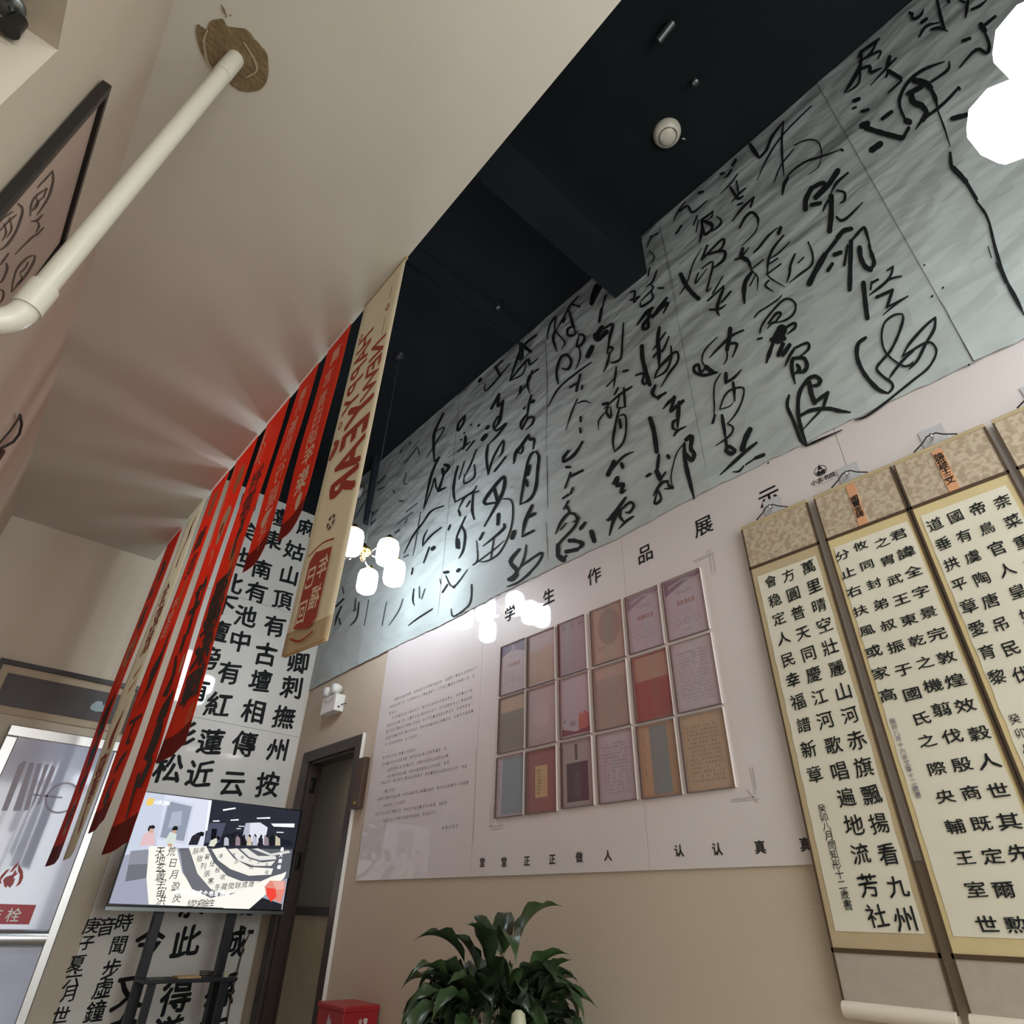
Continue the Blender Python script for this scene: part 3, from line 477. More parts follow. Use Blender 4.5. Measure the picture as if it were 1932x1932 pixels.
# ---------------------------------------------------------------- eighteen works in acrylic pockets
def art(s, i):
    """returns list of (colour, polygon in 0..1 coordinates, u to the right) for sheet number i"""
    R = lambda c, x0, y0, x1, y1: (c, [(x0, y0), (x1, y0), (x1, y1), (x0, y1)])
    A = []
    def txt_rows(c, x0, y0, x1, y1, nr, nc, dens=.8, ch=.55):
        for r in range(nr):
            for k in range(nc):
                if random.random() < dens:
                    w_, h_ = (x1-x0)/nc, (y1-y0)/nr; x = x0+k*w_; y = y0+r*h_; A.append(R(c, x, y, x+w_*ch*random.uniform(.6, 1.1), y+h_*ch))
    def ell(c, cx, cy_, rx, ry, n=20): A.append((c, [(cx+rx*math.cos(a*math.tau/n), cy_+ry*math.sin(a*math.tau/n)) for a in range(n)]))
    k = s[0]
    if k == 'cert':
        if s[1] == 0: A += [(s[2], [(0, 1), (0, .78), (.45, .88), (1, .76), (1, 1)]), ('#8d88a4', [(.4, .98), (.5, .99), (.58, .9), (.5, .8), (.42, .86)])]
        else: A += [(s[2], [(0, 1), (0, .74), (.3, .82), (.6, .9), (1, .94), (1, 1)]), ('#a9a09a', [(.1, .86), (.5, .94), (1, .86), (1, .9), (.55, .97), (.1, .9)])]
        txt_rows('#77707c', .3, .72, .75, .8, 2, 8); txt_rows('#9a6f68', .3, .52, .8, .62, 1, 5, 1, .8); txt_rows('#a39aa2', .12, .34, .7, .46, 3, 12)
        for cx in (.25, .5, .75): ell('#9d96a2', cx, .24, .09, .06); ell('#b4acb4', cx, .24, .065, .042)
        txt_rows('#8b838f', .4, .08, .6, .12, 1, 4)
    if k == 'plain': A.append(R(s[1], .04, .03, .96, s[2])); txt_rows(s[3], .3, .9, .7, .95, 1, 4) if s[2] < .9 else None
    if k == 'three':
        for x in (.02, .35, .67): A.append(R('#8e7f86', x, .02, x+.305, .98)); ell('#6f6066', x+.15, .9, .09, .06)
        A.append(R('#4a3a3c', -.03, 0, .02, 1))
    if k == 'fan': A.append(R('#a08a74', .03, .02, .97, .98)); ell('#84705f', .55, .62, .36, .34, 28); txt_rows('#5e4a40', .18, .2, .4, .3, 2, 3)
    if k == 'split': A.append(R(s[1], .02, .02, .98, s[3])); A.append(R(s[2], .02, s[3], .98, .98)); txt_rows(s[4], .08, .06, .92, s[3]-.05, 12, 10, .7, .4)
    if k == 'text': txt_rows(s[2], .12, .1, .88, .88, s[3], s[4], .8, .5)
    if k == 'moon': ell('#bcb1ae', .5, .5, .3, .22, 24); A.append(('#a79c98', [(.0, .1), (.2, .16), (.4, .08), (.7, .14), (1, .1), (1, .02), (0, .02)])); ell('#8d7f7d', .15, .12, .03, .02)
    if k == 'people': A += [('#6c2f36', [(.02, .02), (.98, .02), (.98, .12), (.5, .06), (.02, .14)]), ('#b4554a', [(.6, .08), (.62, .3), (.68, .38), (.74, .3), (.8, .38), (.92, .34), (.97, .3), (.97, .1)])]; ell('#8b8290', .12, .26, .06, .03); ell('#8b8290', .4, .2, .1, .05)
    if k == 'bands':
        for c, x0, x1 in s[1]: A.append(R(c, x0, .02, x1, .98))
        txt_rows('#55504f', s[2], .3, s[2]+.05, .9, 12, 1)
    if k == 'book': A.append(R('#8a5a55', .02, .02, .98, .98)); A.append(R('#c6ab76', .28, .22, .7, .74)); txt_rows('#8f7a50', .34, .28, .64, .7, 8, 1, 1, .5)
    if k == 'window': A += [R('#9d9391', 0, .02, 1, .98), R('#3a2c36', .14, .06, .86, .66), R('#4a3a44', .4, .12, .6, .5), R('#463430', .44, .7, .53, .95), R('#41332f', -.04, 0, 0, 1), R('#41332f', 1.0, 0, 1.03, 1)]
    return A
SH = [[('cert', 0, '#5f5a78'), '#b9b2b8', 'certificate with a dark blue curved top edge'], [('plain', '#a79379', .68, '#857a78'), '#ada3a0', 'sheet with pale top and tan lower block'],
      [('three',), '#a2949a', 'sheet of three narrow mauve columns with round seals'], [('fan',), '#a08a74', 'brown sheet with a large dark fan shape'],
      [('cert', 1, '#84778a'), '#b2a8b2', 'certificate with grey wavy top and three seals, under the fifth column'], [('cert', 1, '#6f6478'), '#b5acb5', 'certificate with violet wavy top and three seals at the row end']]
SH2 = [[('split', '#77756a', '#b09a80', .72, '#68665c'), '#8a857a', 'sheet with tan top and olive grey lower part'], [('moon',), '#b0a5a2', 'pale grey landscape sheet with a faint moon'],
       [('people',), '#b3a6b0', 'sheet with small red dancing figures at lower right'], [('split', '#95877a', '#a9907f', .8, '#7e7268'), '#9b8c7e', 'brown grey sheet of small columns'],
       [('split', '#8c3a33', '#a07a60', .6, '#7b302b'), '#93483d', 'sheet with brown top and deep red lower part'], [('text', 0, '#98929a', 16, 14), '#b9b3b8', 'pale sheet of fine grey writing at the row end']]
SH3 = [[('bands', [('#7c95a0', .18, 1)], .06), '#b8b3bc', 'sheet with a wide blue panel and white margin'], [('book',), '#8a5a55', 'maroon book cover sheet with a yellow title slip'],
       [('window',), '#9d9391', 'grey sheet with a near black square panel'], [('text', 0, '#8f888f', 15, 12), '#b4adb2', 'off white sheet of fine writing, lowest row'],
       [('bands', [('#b08f68', 0, .3), ('#6d7a78', .3, .78), ('#a5845f', .78, 1)], .12), '#a5845f', 'sheet of orange, teal and tan vertical bands'], [('text', 0, '#84705a', 14, 11), '#b29a78', 'tan sheet gridded with dark small characters']]
ccache = {}
def cm(h, rough=.5):
    if h not in ccache: ccache[h] = mat('print_'+h[1:], h, rough).name if False else (mat('print_'+h[1:], [int(h[i:i+2], 16)/255*.74+k*.26 for i, k in ((1, .80), (3, .765), (5, .77))], rough), 'print_'+h[1:])[1]  # print colours paled towards grey to include the clear cover's haze
    return ccache[h]
YL = [2.740, 2.499, 2.251, 2.010, 1.766, 1.537]; WS = [.222, .222, .208, .217, .206, .216]; ZT = [1.371, 1.053, .731]; ZB = [1.070, .747, .431]
rown = ['top row', 'middle row', 'bottom row']
for r, row in enumerate((SH, SH2, SH3)):
    for c, (spec, base, desc) in enumerate(row):
        y0, wd, zt, zb = YL[c], WS[c], ZT[r], ZB[r]
        dz = random.uniform(-.003, .003); dy = random.uniform(-.003, .003); y0 += dy; zt += dz; zb += dz
        t = thing('display_pocket', '%s, %s of pockets' % (desc, rown[r]), 'picture', (D-.01, y0-wd/2, zb), 'works in clear pockets on the display board')
        x0 = D-.0085
        MB().box((x0-.001, y0-wd+.004, zb+.004), (x0, y0-.004, zt-.004), cm(base)).build('sheet', parent=t)
        m = MB(); lay = 0
        for col, pl in art(spec, r*6+c):
            lay += 1; X = x0-.0012-.00001*lay
            m.poly([Vector((X, y0-.006-u*(wd-.012), zb+.006+v*(zt-zb-.012))) for u, v in pl], cm(col))
        m.build('sheet_print', parent=t)
        MB().box((x0-.010, y0-wd, zb), (x0-.0035, y0, zt), 'acrylic').build('acrylic_cover', parent=t)
        e = .0015
        MB().box((x0-.0105, y0-wd-e, zb-e), (x0, y0-wd, zt+e), 'acrylic_edge').build('cover_edge', parent=t)
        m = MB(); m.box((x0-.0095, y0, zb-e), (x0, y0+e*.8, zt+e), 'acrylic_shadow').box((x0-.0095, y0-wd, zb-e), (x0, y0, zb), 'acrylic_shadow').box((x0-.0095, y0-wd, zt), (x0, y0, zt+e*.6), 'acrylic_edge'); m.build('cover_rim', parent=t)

# ---------------------------------------------------------------- hanging scrolls
SX = D-.035
def scroll(y0, y1, zt, zb, zh, zl, label, body, rod=True, gaps=None):
    t = thing('hanging_scroll', label, 'scroll', (SX, (y0+y1)/2, zb), 'calligraphy scrolls on the right wall')
    th = .004
    MB().box((SX, y1, zh), (SX+th, y0, zt), 'brocade').build('top_brocade', parent=t)
    MB().box((SX, y1, zl), (SX+th, y0, zh), body).build('mount', parent=t)
    MB().box((SX, y1, zb), (SX+th, y0, zl), 'brocade_low').build('bottom_silk', parent=t)
    for z in (zh, zl): MB().box((SX-.003, y1, z-.006), (SX, y0, z+.006), 'scroll_trim').build('trim_band', parent=t)
    for y in (y0-.006, y1): MB().box((SX-.003, y, zb), (SX+th+.001, y+.006, zt), 'scroll_trim').build('edge_binding', parent=t)
    MB().cyl((SX+.004, y1+.001, zt+.006), (SX+.004, y0-.001, zt+.006), .010, 'scroll_beige', 10).build('top_rod', parent=t)
    MB().cyl((SX-.004, y1+.002, zb-.012), (SX-.004, y0-.002, zb-.012), .021, 'ivory', 14).build('roller', parent=t)
    ym = (y0+y1)/2
    MB().tube([(SX-.006, y0-.08, zt+.014), (SX-.008, (y0-.08+ym)/2, zt+.034), (SX-.010, ym+.015, zt+.052), (SX-.010, ym-.015, zt+.052), (SX-.008, (y1+.08+ym)/2, zt+.034), (SX-.006, y1+.08, zt+.014)], .0028, 'cord_black').build('hanging_cord', parent=t)
    hk = MB().box((D-.012, ym-.04, zt+.02), (D-.0105, ym+.04, zt+.105), 'hook_pad').build('adhesive_hook', parent=t)
    MB().tube([(D-.013, ym, zt+.062), (D-.026, ym, zt+.048), (D-.046, ym, zt+.044), (D-.048, ym, zt+.056)], .004, 'chrome').build('hook', parent=hk)
    return t
ZS = dict(zt=1.458, zh=1.262, zl=-.060, zb=-.190)
S1 = scroll(1.078, .775, label='narrow leftmost hanging scroll, three columns of regular script under plain brocade', body='scroll_beige', **ZS)
S2 = scroll(.748, .446, label='second hanging scroll, four columns of clerical script, orange slip with dark characters on brocade', body='scroll_cream', **ZS)
S3 = scroll(.440, .137, label='third hanging scroll beginning with four spaced columns, orange slip at centre of brocade', body='scroll_cream', **ZS)
S4 = scroll(.117, -.186, label='fourth hanging scroll mostly cut off by the right edge of the view', body='scroll_cream', **ZS)
s3p = lambda x, y: wx(x, y, SX-.0035)
def sheet(t, y0, y1, zt, zb):
    m = MB(); n = 24; vs = []
    for k in range(n+1):
        z = zt+(zb-zt)*k/n; vs += [(SX-.0012-.0004*math.sin(k*2.1), y0+.0015*math.sin(k*3), z), (SX-.0012-.0004*math.sin(k*1.7), y1+.0015*math.cos(k*2), z)]
    m.add(vs, [(2*k, 2*k+1, 2*k+3, 2*k+2) for k in range(n)], 'rice_paper'); m.build('rice_paper', parent=t)
sheet(S1, 1.053, .800, 1.215, -.012); sheet(S2, .728, .462, 1.22, -.015); sheet(S3, .420, .160, 1.22, -.015); sheet(S4, .098, -.166, 1.22, -.015)
m = MB(); P6 = lambda x, y: (1300+x/3.057, 780+y/3.057); P7 = lambda x, y: (1350+x/3.32, 1350+y/3.32)
K = dict(plane=s3p, right=RX, bold=.009, brush=.9)
m = S1; column(m, '萬里晴空壯麗山河', P6(690, 885), P6(925, 1740), .060, 'ink', **K); column(m, '赤旗飄揚看九州', P7(880, 155), P7(1195, 1280), .062, 'ink', **K)
column(m, '方圓普天同慶江河', P6(575, 935), P6(785, 1765), .059, 'ink', **K); column(m, '歌唱遍地流芳社', P7(735, 185), P7(1010, 1260), .062, 'ink', **K)
column(m, '會稳定人民幸福譜新章', P6(470, 970), P7(620, 365), .056, 'ink', **K)
column(m, '癸卯八月閆知彤十二歲書', P7(665, 580), P7(828, 1185), .030, 'ink', plane=s3p, right=RX, bold=.0, brush=.8)
m = S2; K = dict(plane=s3p, right=RX, bold=.012, brush=.6, sx=1.15, sy=.85); P8 = lambda x, y: (1640+x/3.863, 860+y/3.863)
column(m, '君諱全字景完敦煌效', P8(212, 570), P8(700, 1820), .050, 'ink', **K); column(m, '穀人世其先', P7(1650, 110), P7(1900, 860), .050, 'ink', **K)
column(m, '之胄武王東乾之機翦', P8(90, 630), P8(525, 1850), .048, 'ink', **K); column(m, '伐殷商既定爾勲', P7(1480, 130), P7(1880, 1310), .048, 'ink', **K)
column(m, '攸同封弟叔振于國氏', P6(990, 765), P6(1335, 1760), .048, 'ink', **K); column(m, '之際央輔王室世', P7(1325, 160), P7(1700, 1310), .048, 'ink', **K)
column(m, '分止右扶風或家高', P6(885, 815), P6(1145, 1625), .048, 'ink', **K)
column(m, '癸卯八月十六余文軍十二歲書', P7(1110, 35), P7(1268, 495), .019, 'grey_print', plane=s3p, right=RX, bold=.01, brush=.8)
pitch3 = (s3p(*P8(480, 500)).z-s3p(*P8(930, 1610)).z)/7; m = S3; K = dict(plane=s3p, right=RX, bold=.009, brush=.9)
column(m, '柰菜重芥薑海鹹河', P8(970, 330), s3p(*P8(970, 330)).z-7*pitch3, .047, 'ink', **K); column(m, '帝鳥官人皇始制文', P8(790, 385), s3p(*P8(790, 385)).z-7*pitch3, .047, 'ink', **K)
column(m, '國有虞陶唐吊民伐', P8(632, 440), P8(1110, 1590), .047, 'ink', **K); column(m, '道垂拱平章愛育黎', P8(480, 500), P8(930, 1610), .047, 'ink', **K)
column(m, '癸卯八月', P7(1870, 20), P7(1990, 300), .03, 'ink', plane=s3p, right=RX, bold=.0, brush=.8)
m = S4; column(m, '罪周發殷湯坐朝問道', (2010, 960), -.02, .05, 'ink', **K)
def slip(t, pc, zt, zb, s, n0):
    a = s3p(*pc); y = a.y; MB().box((SX-.0025, y-.0165, zb), (SX-.0005, y+.0165, zt), 'slip_orange').build('paper_slip', parent=t)
    m = MB()
    for i, ch in enumerate(s): put(m, ch, Vector((SX-.0032, y, zt-.03-(zt-zb-.05)*((i+n0)/(len(s)+n0)))), RX, UZ, .028, 'ink', .02, brush=1, sx=1.1)
    m.build('slip_writing', parent=t)
slip(S2, (1617, 955), 1.455, 1.268, '國寶金碑', 1.5); slip(S3, (1792, 905), 1.448, 1.268, '陰符經十三文', 0)

# ---------------------------------------------------------------- exit lamp, door plate, fire box, plant
X1 = D-.085
t = thing('emergency_light', 'white twin-head emergency light box on the tan wall above the door', 'light', (D-.05, 4.88, 1.37))
MB().box((X1, 4.752, 1.368), (D-.001, 5.002, 1.506), 'white_plastic').build('battery_box', parent=t, bevel=.006)
for y in (4.955, 4.815):
    h = MB().lathe((D-.055, y, 1.558), [(.0, -.052), (.034, -.050), (.042, -.03), (.042, .0), (.030, .03), (.0, .034)], 'white_plastic', 18, 'x').build('lamp_head', parent=t)
    MB().lathe((D-.055, y, 1.558), [(.0, -.056), (.03, -.054), (.033, -.049)], 'clear_glass_grey', 18, 'x').build('lens', parent=h)
    MB().cyl((D-.055, y, 1.50), (D-.055, y, 1.525), .014, 'white_plastic', 10).build('lamp_neck', parent=t)
m = MB(); ee = Vector((X1-.001, 4.877, 1.437))
for i, ch in enumerate('应急照明'): put(m, ch, ee+RX*((i-1.5)*.036)+UZ*.02, RX, UZ, .026, 'soft_grey', .02)
for dx, dz in ((-.07, .04), (.07, .04)): m.box((X1-.002, 4.877-dx-.009, 1.437+dz-.006), (X1-.0005, 4.877-dx+.009, 1.437+dz+.006), 'grey_print')
m.build('front_print', parent=t)
MB().cyl((D-.05, 4.752, 1.40), (D-.05, 4.744, 1.40), .008, 'tv_black', 10).build('test_button', parent=t)
MB().tube([(D-.03, 4.752, 1.42), (D-.02, 4.735, 1.425), (D-.002, 4.715, 1.43)], .004, 'cord_black').build('power_lead', parent=t)
t = thing('door_plate', 'dark brown wooden room plate fixed beside the door frame', 'sign', (D-.02, 4.23, .60))
MB().box((D-.045, 4.185, .600), (D-.001, 4.285, .935), 'brown_wood').build('plate', parent=t, bevel=.004)
MB().cyl((D-.046, 4.215, .905), (D-.05, 4.215, .905), .006, 'chrome', 10).build('screw', parent=t)
MB().box((D-.047, 4.215, .625), (D-.045, 4.255, .645), 'brass').build('name_tag', parent=t)

t = thing('fire_box', 'red fire extinguisher box standing against the wall under the door plate', 'box', (2.19, 3.84, FL))
MB().box((2.08, 3.675, FL+.0), (2.29, 3.965, -.421), 'red_box').build('body', parent=t, bevel=.004)
MB().box((2.074, 3.669, -.445), (2.294, 3.971, -.418), 'red_box').build('lid', parent=t, bevel=.006)
m = MB(); fc = Vector((2.0785, 3.83, -.53))
fl = [(-.03, -.035), (-.045, 0), (-.03, .03), (-.018, .015), (-.01, .05), (.008, .075), (.01, .04), (.028, .055), (.04, .015), (.035, -.02), (.02, -.04), (.01, -.015), (-.005, -.04)]
m.poly([fc+RX*x+UZ*y for x, y in fl], 'soft_grey')
for i, ch in enumerate('灭火器箱'): put(m, ch, Vector((2.0783, 3.83, -.68))+RX*((i-1.5)*.055), RX, UZ, .05, 'white_plastic', .02)
m.build('front_print', parent=t)
m = MB()
for r, s in enumerate(('火警', '一一九')):
    for i, ch in enumerate(s): put(m, ch, Vector((2.20+(i-.5)*.03, 3.6735, -.485-r*.032)), BX, UZ, .028, 'white_plastic', .03)
m.build('side_lettering', parent=t)

# peace lily
PC = Vector((1.86, 2.19, -.37))
t = thing('potted_plant', 'bushy dark green peace lily in a white pot on a stand below the board', 'plant', (PC.x, PC.y, FL))
MB().lathe((PC.x, PC.y, -.72), [(0, 0), (.10, 0), (.115, .02), (.15, .26), (.16, .28), (.16, .30), (.145, .30), (.14, .27)], 'pot_white', 28).build('pot', parent=t)
MB().lathe((PC.x, PC.y, -.46), [(0, .0), (.07, .008), (.142, 0)], 'soil', 20).build('soil', parent=t)
m = MB(); m.lathe((PC.x, PC.y, -.74), [(0, 0), (.17, 0), (.17, .02), (0, .02)], 'dark_wood', 24); st = m.build('stand_top', parent=t)
for k in range(4):
    a = k*math.pi/2+.5; MB().cyl((PC.x+.13*math.cos(a), PC.y+.13*math.sin(a), -.74), (PC.x+.15*math.cos(a), PC.y+.15*math.sin(a), FL), .012, 'dark_wood', 8).build('stand_leg', parent=t)
def leafmesh(L, W, droop, fold, seed, stem):
    rr = random.Random(seed); n = 11; vs = []; z = 0; x = 0; ang = .95+rr.uniform(-.1, .25); pts = []
    ns = 5
    for k in range(ns):                                # petiole
        pts.append((x, z, 0)); x += stem/ns*math.cos(ang); z += stem/ns*math.sin(ang); ang -= droop*.12
    for k in range(n+1):
        u = k/n; wdt = W*(math.sin(math.pi*min(1, u*1.02)**.72)**1.05) if 0 < u < 1 else 0
        if u > .82: wdt *= max(0, (1-u)/.18)**.6*.8+.12*(u < .97)
        pts.append((x, z, wdt)); x += L/n*math.cos(ang); z += L/n*math.sin(ang); ang -= droop*(.18+.12*u)
    me = bpy.data.meshes.new('leaf'); V = []; Fc = []; tw = rr.uniform(-.25, .25)
    for i, (px, pz, wdt) in enumerate(pts):
        wdt = max(wdt, .0022); s_ = math.sin(i*1.3+seed)*.06*wdt; c2 = wdt*fold
        for sgn, h in ((-1, c2), (-.5, c2*.35), (0, 0), (.5, c2*.35), (1, c2)):
            V.append((px-tw*sgn*wdt*.3, sgn*wdt*.5, pz+h+s_*sgn*2))
    for i in range(len(pts)-1):
        for j in range(4): Fc.append((i*5+j, i*5+j+1, (i+1)*5+j+1, (i+1)*5+j))
    me.from_pydata(V, [], Fc); me.materials.append(MATS['leaf_green'] if seed % 4 else MATS['leaf_young']); me.polygons.foreach_set('use_smooth', [True]*len(Fc)); me.update(); return me
LM = [leafmesh(.17+.018*(s % 4), .074+.008*(s % 3), .42+.16*(s % 5), .35, s+1, (.11+.03*(s % 4))) for s in range(12)]
rr = random.Random(5)
for k in range(190):
    o = bpy.data.objects.new('leaf', LM[k % 12]); C.objects.link(o); o.parent = t
    f = k/190; az = k*2.39996; rad = .02+.11*math.sqrt(rr.random())
    o.location = Vector((rad*math.cos(az), rad*math.sin(az), H+PC.z-.03+.05*rr.random()))
    o.rotation_euler = (rr.uniform(-.35, .35), -.5*(1-f)+rr.uniform(-.25, .15)+.55*f, az+rr.uniform(-.4, .4)); s = rr.uniform(.68, .94); o.scale = (s, s, s)
for k, (az, dr) in enumerate(((2.2, -.62), (1.5, -.5), (.7, -.4), (4.2, -.45), (5.2, -.35), (3.4, -.5), (2.9, -.3), (5.9, -.55))):
    o = bpy.data.objects.new('leaf', LM[(k*5) % 12]); C.objects.link(o); o.parent = t; o.location = (.05*math.cos(az), .05*math.sin(az), H+PC.z+.05); o.rotation_euler = (0, dr, az); o.scale = (1.15, 1.1, 1.15)
m = MB(); a = wx(978, 1925, 1.60); m.lathe((a.x, a.y, a.z-.14), [(.002, 0), (.020, .02), (.027, .06), (.026, .12), (.020, .155), (.008, .165)], 'spathe', 10); m.build('flower_spathe', parent=t)

# ================================================================ BACK WALL
PB = E-.012
ps = thing('wall_poster', 'tall white poster of large black regular script characters on the back wall', 'poster', (1.7, PB, -.9))
pz = [3.49, 2.375, 1.285, .17, -.95]
for a, b in zip(pz, pz[1:]): MB().box((1.128, PB, b+.0015), (2.285, E-.002, a-.0015), 'poster_white').build('poster_panel', parent=ps)
MB().box((1.118, PB-.001, -.95), (1.128, E-.002, 3.50), 'white_plastic').build('poster_edge', parent=ps)
pw = lambda x, y: wy(x, y, PB-.002)
m = MB(); K = dict(plane=pw, right=BX, bold=.045, brush=.9)
def pcol(s, pts, size, **k):
    for ch, p in zip(s, pts):
        g = MB(); put(g, ch, pw(*p), BX, UZ, size*random.uniform(.95, 1.05), 'ink', **k); g.build('written_character_print', parent=ps)
B = dict(bold=.026, brush=1.0)
pcol('顏真卿刺撫州按', [(577, 1160), (570, 1204), (563, 1250), (551.5, 1296), (536, 1353), (524.7, 1414.5), (505.5, 1479.6)], .205, **B)
pcol('麻姑山頂有古壇相傳云', [(578.6, 996), (555.7, 1039), (546, 1085), (533, 1131), (519, 1181), (502, 1234), (492, 1284), (479, 1342), (461.5, 1403), (440, 1476)], .205, **B)
pcol('壇東南有池中有紅蓮近', [(527.5, 976), (515, 1018), (494, 1074), (484.4, 1117.5), (464, 1162), (453.5, 1209), (433, 1269), (412, 1330), (398, 1399), (377, 1460)], .205, **B)
pcol('白矣池北下壇傍有杉松', [(470, 945), (463, 1000), (450, 1050), (437, 1100), (424, 1140), (410, 1190), (392, 1240), (372, 1300), (345, 1385), (318, 1449)], .205, **B)
pcol('城縣有', [(440, 1778), (417, 1870), (398, 1950)], .205, **B); pcol('此得道', [(352, 1776), (333, 1878), (315, 1950)], .205, **B); pcol('今又白', [(283, 1778), (245, 1870), (228, 1950)], .205, **B)
pcol('南經圖', [(462, 1700), (470, 1630), (488, 1560)], .20, **B); pcol('於姑麻', [(370, 1700), (385, 1630), (410, 1545)], .20, **B)
B2 = dict(bold=.015, brush=.9)
pcol('時聞步虛鐘', [(234, 1740), (224, 1782), (211, 1828), (195, 1864), (180, 1908)], .112, **B2); pcol('音', [(201, 1748)], .105, **B2)
pcol('庚子夏六月世', [(174, 1746), (165, 1778), (145.5, 1817), (138, 1847), (132, 1874), (115, 1916)], .092, **B2)

# television on its floor stand
TY = 5.06; tx0, tx1, tz0, tz1 = 1.100, 2.255, -.008, .655
tv = thing('television', 'flat television showing people writing long scrolls, held on a black floor stand', 'television', (1.68, TY, 0))
MB().box((tx0, TY, tz0), (tx1, TY+.045, tz1), 'tv_black').build('bezel', parent=tv, bevel=.004)
MB().box((tx0-.004, TY-.006, tz0-.020), (tx1+.004, TY+.04, tz0), 'steel_dark').build('lower_trim', parent=tv)
TP = lambda x, y: wy(180+x/4.83, 1470+y/4.83, TY-.0012)
tvc = {}
def tm(h):
    if h not in tvc: glow('screen_'+h[1:], h, 1.0); tvc[h] = 'screen_'+h[1:]
    return tvc[h]
m = MB(); lay = [0]
a, b = TP(215, 690), TP(1700, 1190)
def T(h, pts):
    lay[0] += 1; o = Vector((0, -.00002*lay[0], 0)); q = []
    for x, y in pts:
        v = TP(x, y); v = Vector((min(max(v.x, tx0+.008), tx1-.008), v.y, min(max(v.z, tz0+.008), tz1-.008))); q.append(v+o)
    m.poly(q, tm(h))
T('#9a9eb0', [(80, 90), (440, 90), (1850, 290), (1700, 1210), (60, 1130)])
T('#c3cbdc', [(440, 100), (640, 130), (560, 640), (215, 690)]); T('#d4d8e8', [(640, 130), (1040, 190), (985, 620), (545, 640), (560, 600)])
T('#2b2d38', [(1060, 190), (1870, 290), (1810, 640), (980, 630)]); T('#e9eef8', [(1035, 190), (1062, 195), (1020, 470), (1000, 470)])
T('#c9cfe0', [(655, 175), (905, 235), (820, 600), (560, 545)]); T('#8e96a6', [(668, 200), (880, 250), (805, 565), (590, 530)]); T('#a9b0c0', [(700, 300), (790, 290), (780, 420), (660, 450)])
T('#20222b', [(1000, 600), (1800, 610), (1790, 560), (1300, 480), (1010, 540)])
T('#4d5263', [(1190, 400), (1130, 580), (990, 580), (1040, 400)]); T('#14151c', [(1060, 450), (1110, 455), (1095, 560), (1050, 550)])
T('#d8dae6', [(1370, 400), (1500, 395), (1570, 440), (1540, 600), (1380, 560)]); T('#aeb2c0', [(1370, 400), (1410, 398), (1400, 560), (1330, 560)])
for q in ([(1160, 275), (1275, 258), (1280, 270), (1165, 290)], [(1070, 378), (1130, 375), (1130, 386), (1072, 388)], [(1230, 370), (1305, 364), (1306, 376), (1232, 380)], [(1470, 352), (1592, 346), (1594, 360), (1472, 362)], [(1600, 405), (1815, 405), (1812, 440), (1625, 432)], [(1650, 480), (1715, 482), (1714, 490), (1650, 488)], [(1305, 425), (1360, 428), (1360, 434), (1305, 432)], [(1285, 448), (1325, 448), (1325, 455), (1285, 455)]): T('#f4f7ff', q)
T('#8a8c98', [(320, 655), (480, 640), (480, 780), (300, 780)]); T('#6e6f78', [(300, 780), (480, 770), (465, 900), (270, 935)]); T('#5c5e66', [(760, 630), (1800, 640), (1780, 900), (1600, 950), (1180, 1080), (850, 950)])
T('#f1efe4', [(490, 610), (740, 620), (790, 850), (900, 1000), (1050, 1080), (1240, 1050), (1600, 890), (1740, 850), (1720, 900), (1400, 1190), (485, 1140), (465, 900)])
T('#6c6d74', [(770, 650), (850, 640), (900, 800), (1000, 950), (1150, 1060), (1050, 1085), (880, 1000), (800, 850)])
T('#eceadf', [(850, 620), (1010, 610), (1080, 760), (1200, 880), (1330, 930), (1500, 930), (1330, 1020), (1180, 1055), (1050, 1000), (930, 860)])
T('#eceadf', [(1060, 640), (1180, 620), (1260, 720), (1400, 800), (1620, 815), (1600, 870), (1400, 880), (1230, 820), (1120, 740)])
T('#e4e2da', [(1210, 640), (1290, 630), (1390, 720), (1520, 760), (1640, 745), (1600, 790), (1440, 790), (1300, 740)])
T('#dcdad4', [(1320, 635), (1380, 630), (1480, 700), (1640, 700), (1650, 730), (1500, 740), (1400, 710)]); T('#d4d3d0', [(1430, 635), (1480, 630), (1600, 680), (1760, 650), (1780, 670), (1600, 700)])
T('#d9b9bd', [(480, 480), (540, 490), (545, 600), (400, 610), (420, 560), (440, 500)]); T('#caa596', [(480, 440), (535, 450), (525, 490), (490, 490)]); T('#2a2422', [(475, 460), (490, 425), (530, 418), (548, 440), (530, 452), (500, 450), (485, 480)])
T('#cfd9d2', [(680, 480), (740, 500), (730, 580), (690, 620), (650, 600), (635, 560)]); T('#c79d83', [(700, 465), (740, 465), (735, 492), (705, 490)]); T('#221f20', [(700, 450), (720, 425), (750, 432), (750, 465), (700, 468)]); T('#c79d83', [(655, 585), (700, 590), (695, 625), (665, 610)])
T('#2c2a31', [(845, 600), (880, 520), (940, 482), (960, 520), (930, 600)]); T('#17161b', [(940, 490), (960, 478), (992, 485), (985, 520), (955, 520)]); T('#d8d6c4', [(1030, 610), (1050, 560), (1105, 535), (1110, 575), (1080, 615)]); T('#1d1a1d', [(1095, 530), (1125, 517), (1140, 540), (1125, 560)])
for i, x in enumerate(range(1170, 1640, 52)):
    T(['#b4b6c4', '#26232b', '#8f7f86', '#1d1b22', '#c2b9a2'][i % 5], [(x, 605), (x+4, 540-(i % 2)*25), (x+26, 520-(i % 3)*12), (x+44, 545), (x+46, 605)]); T('#1a181e', [(x+16, 525-(i % 3)*10), (x+28, 500), (x+40, 518), (x+34, 535)])
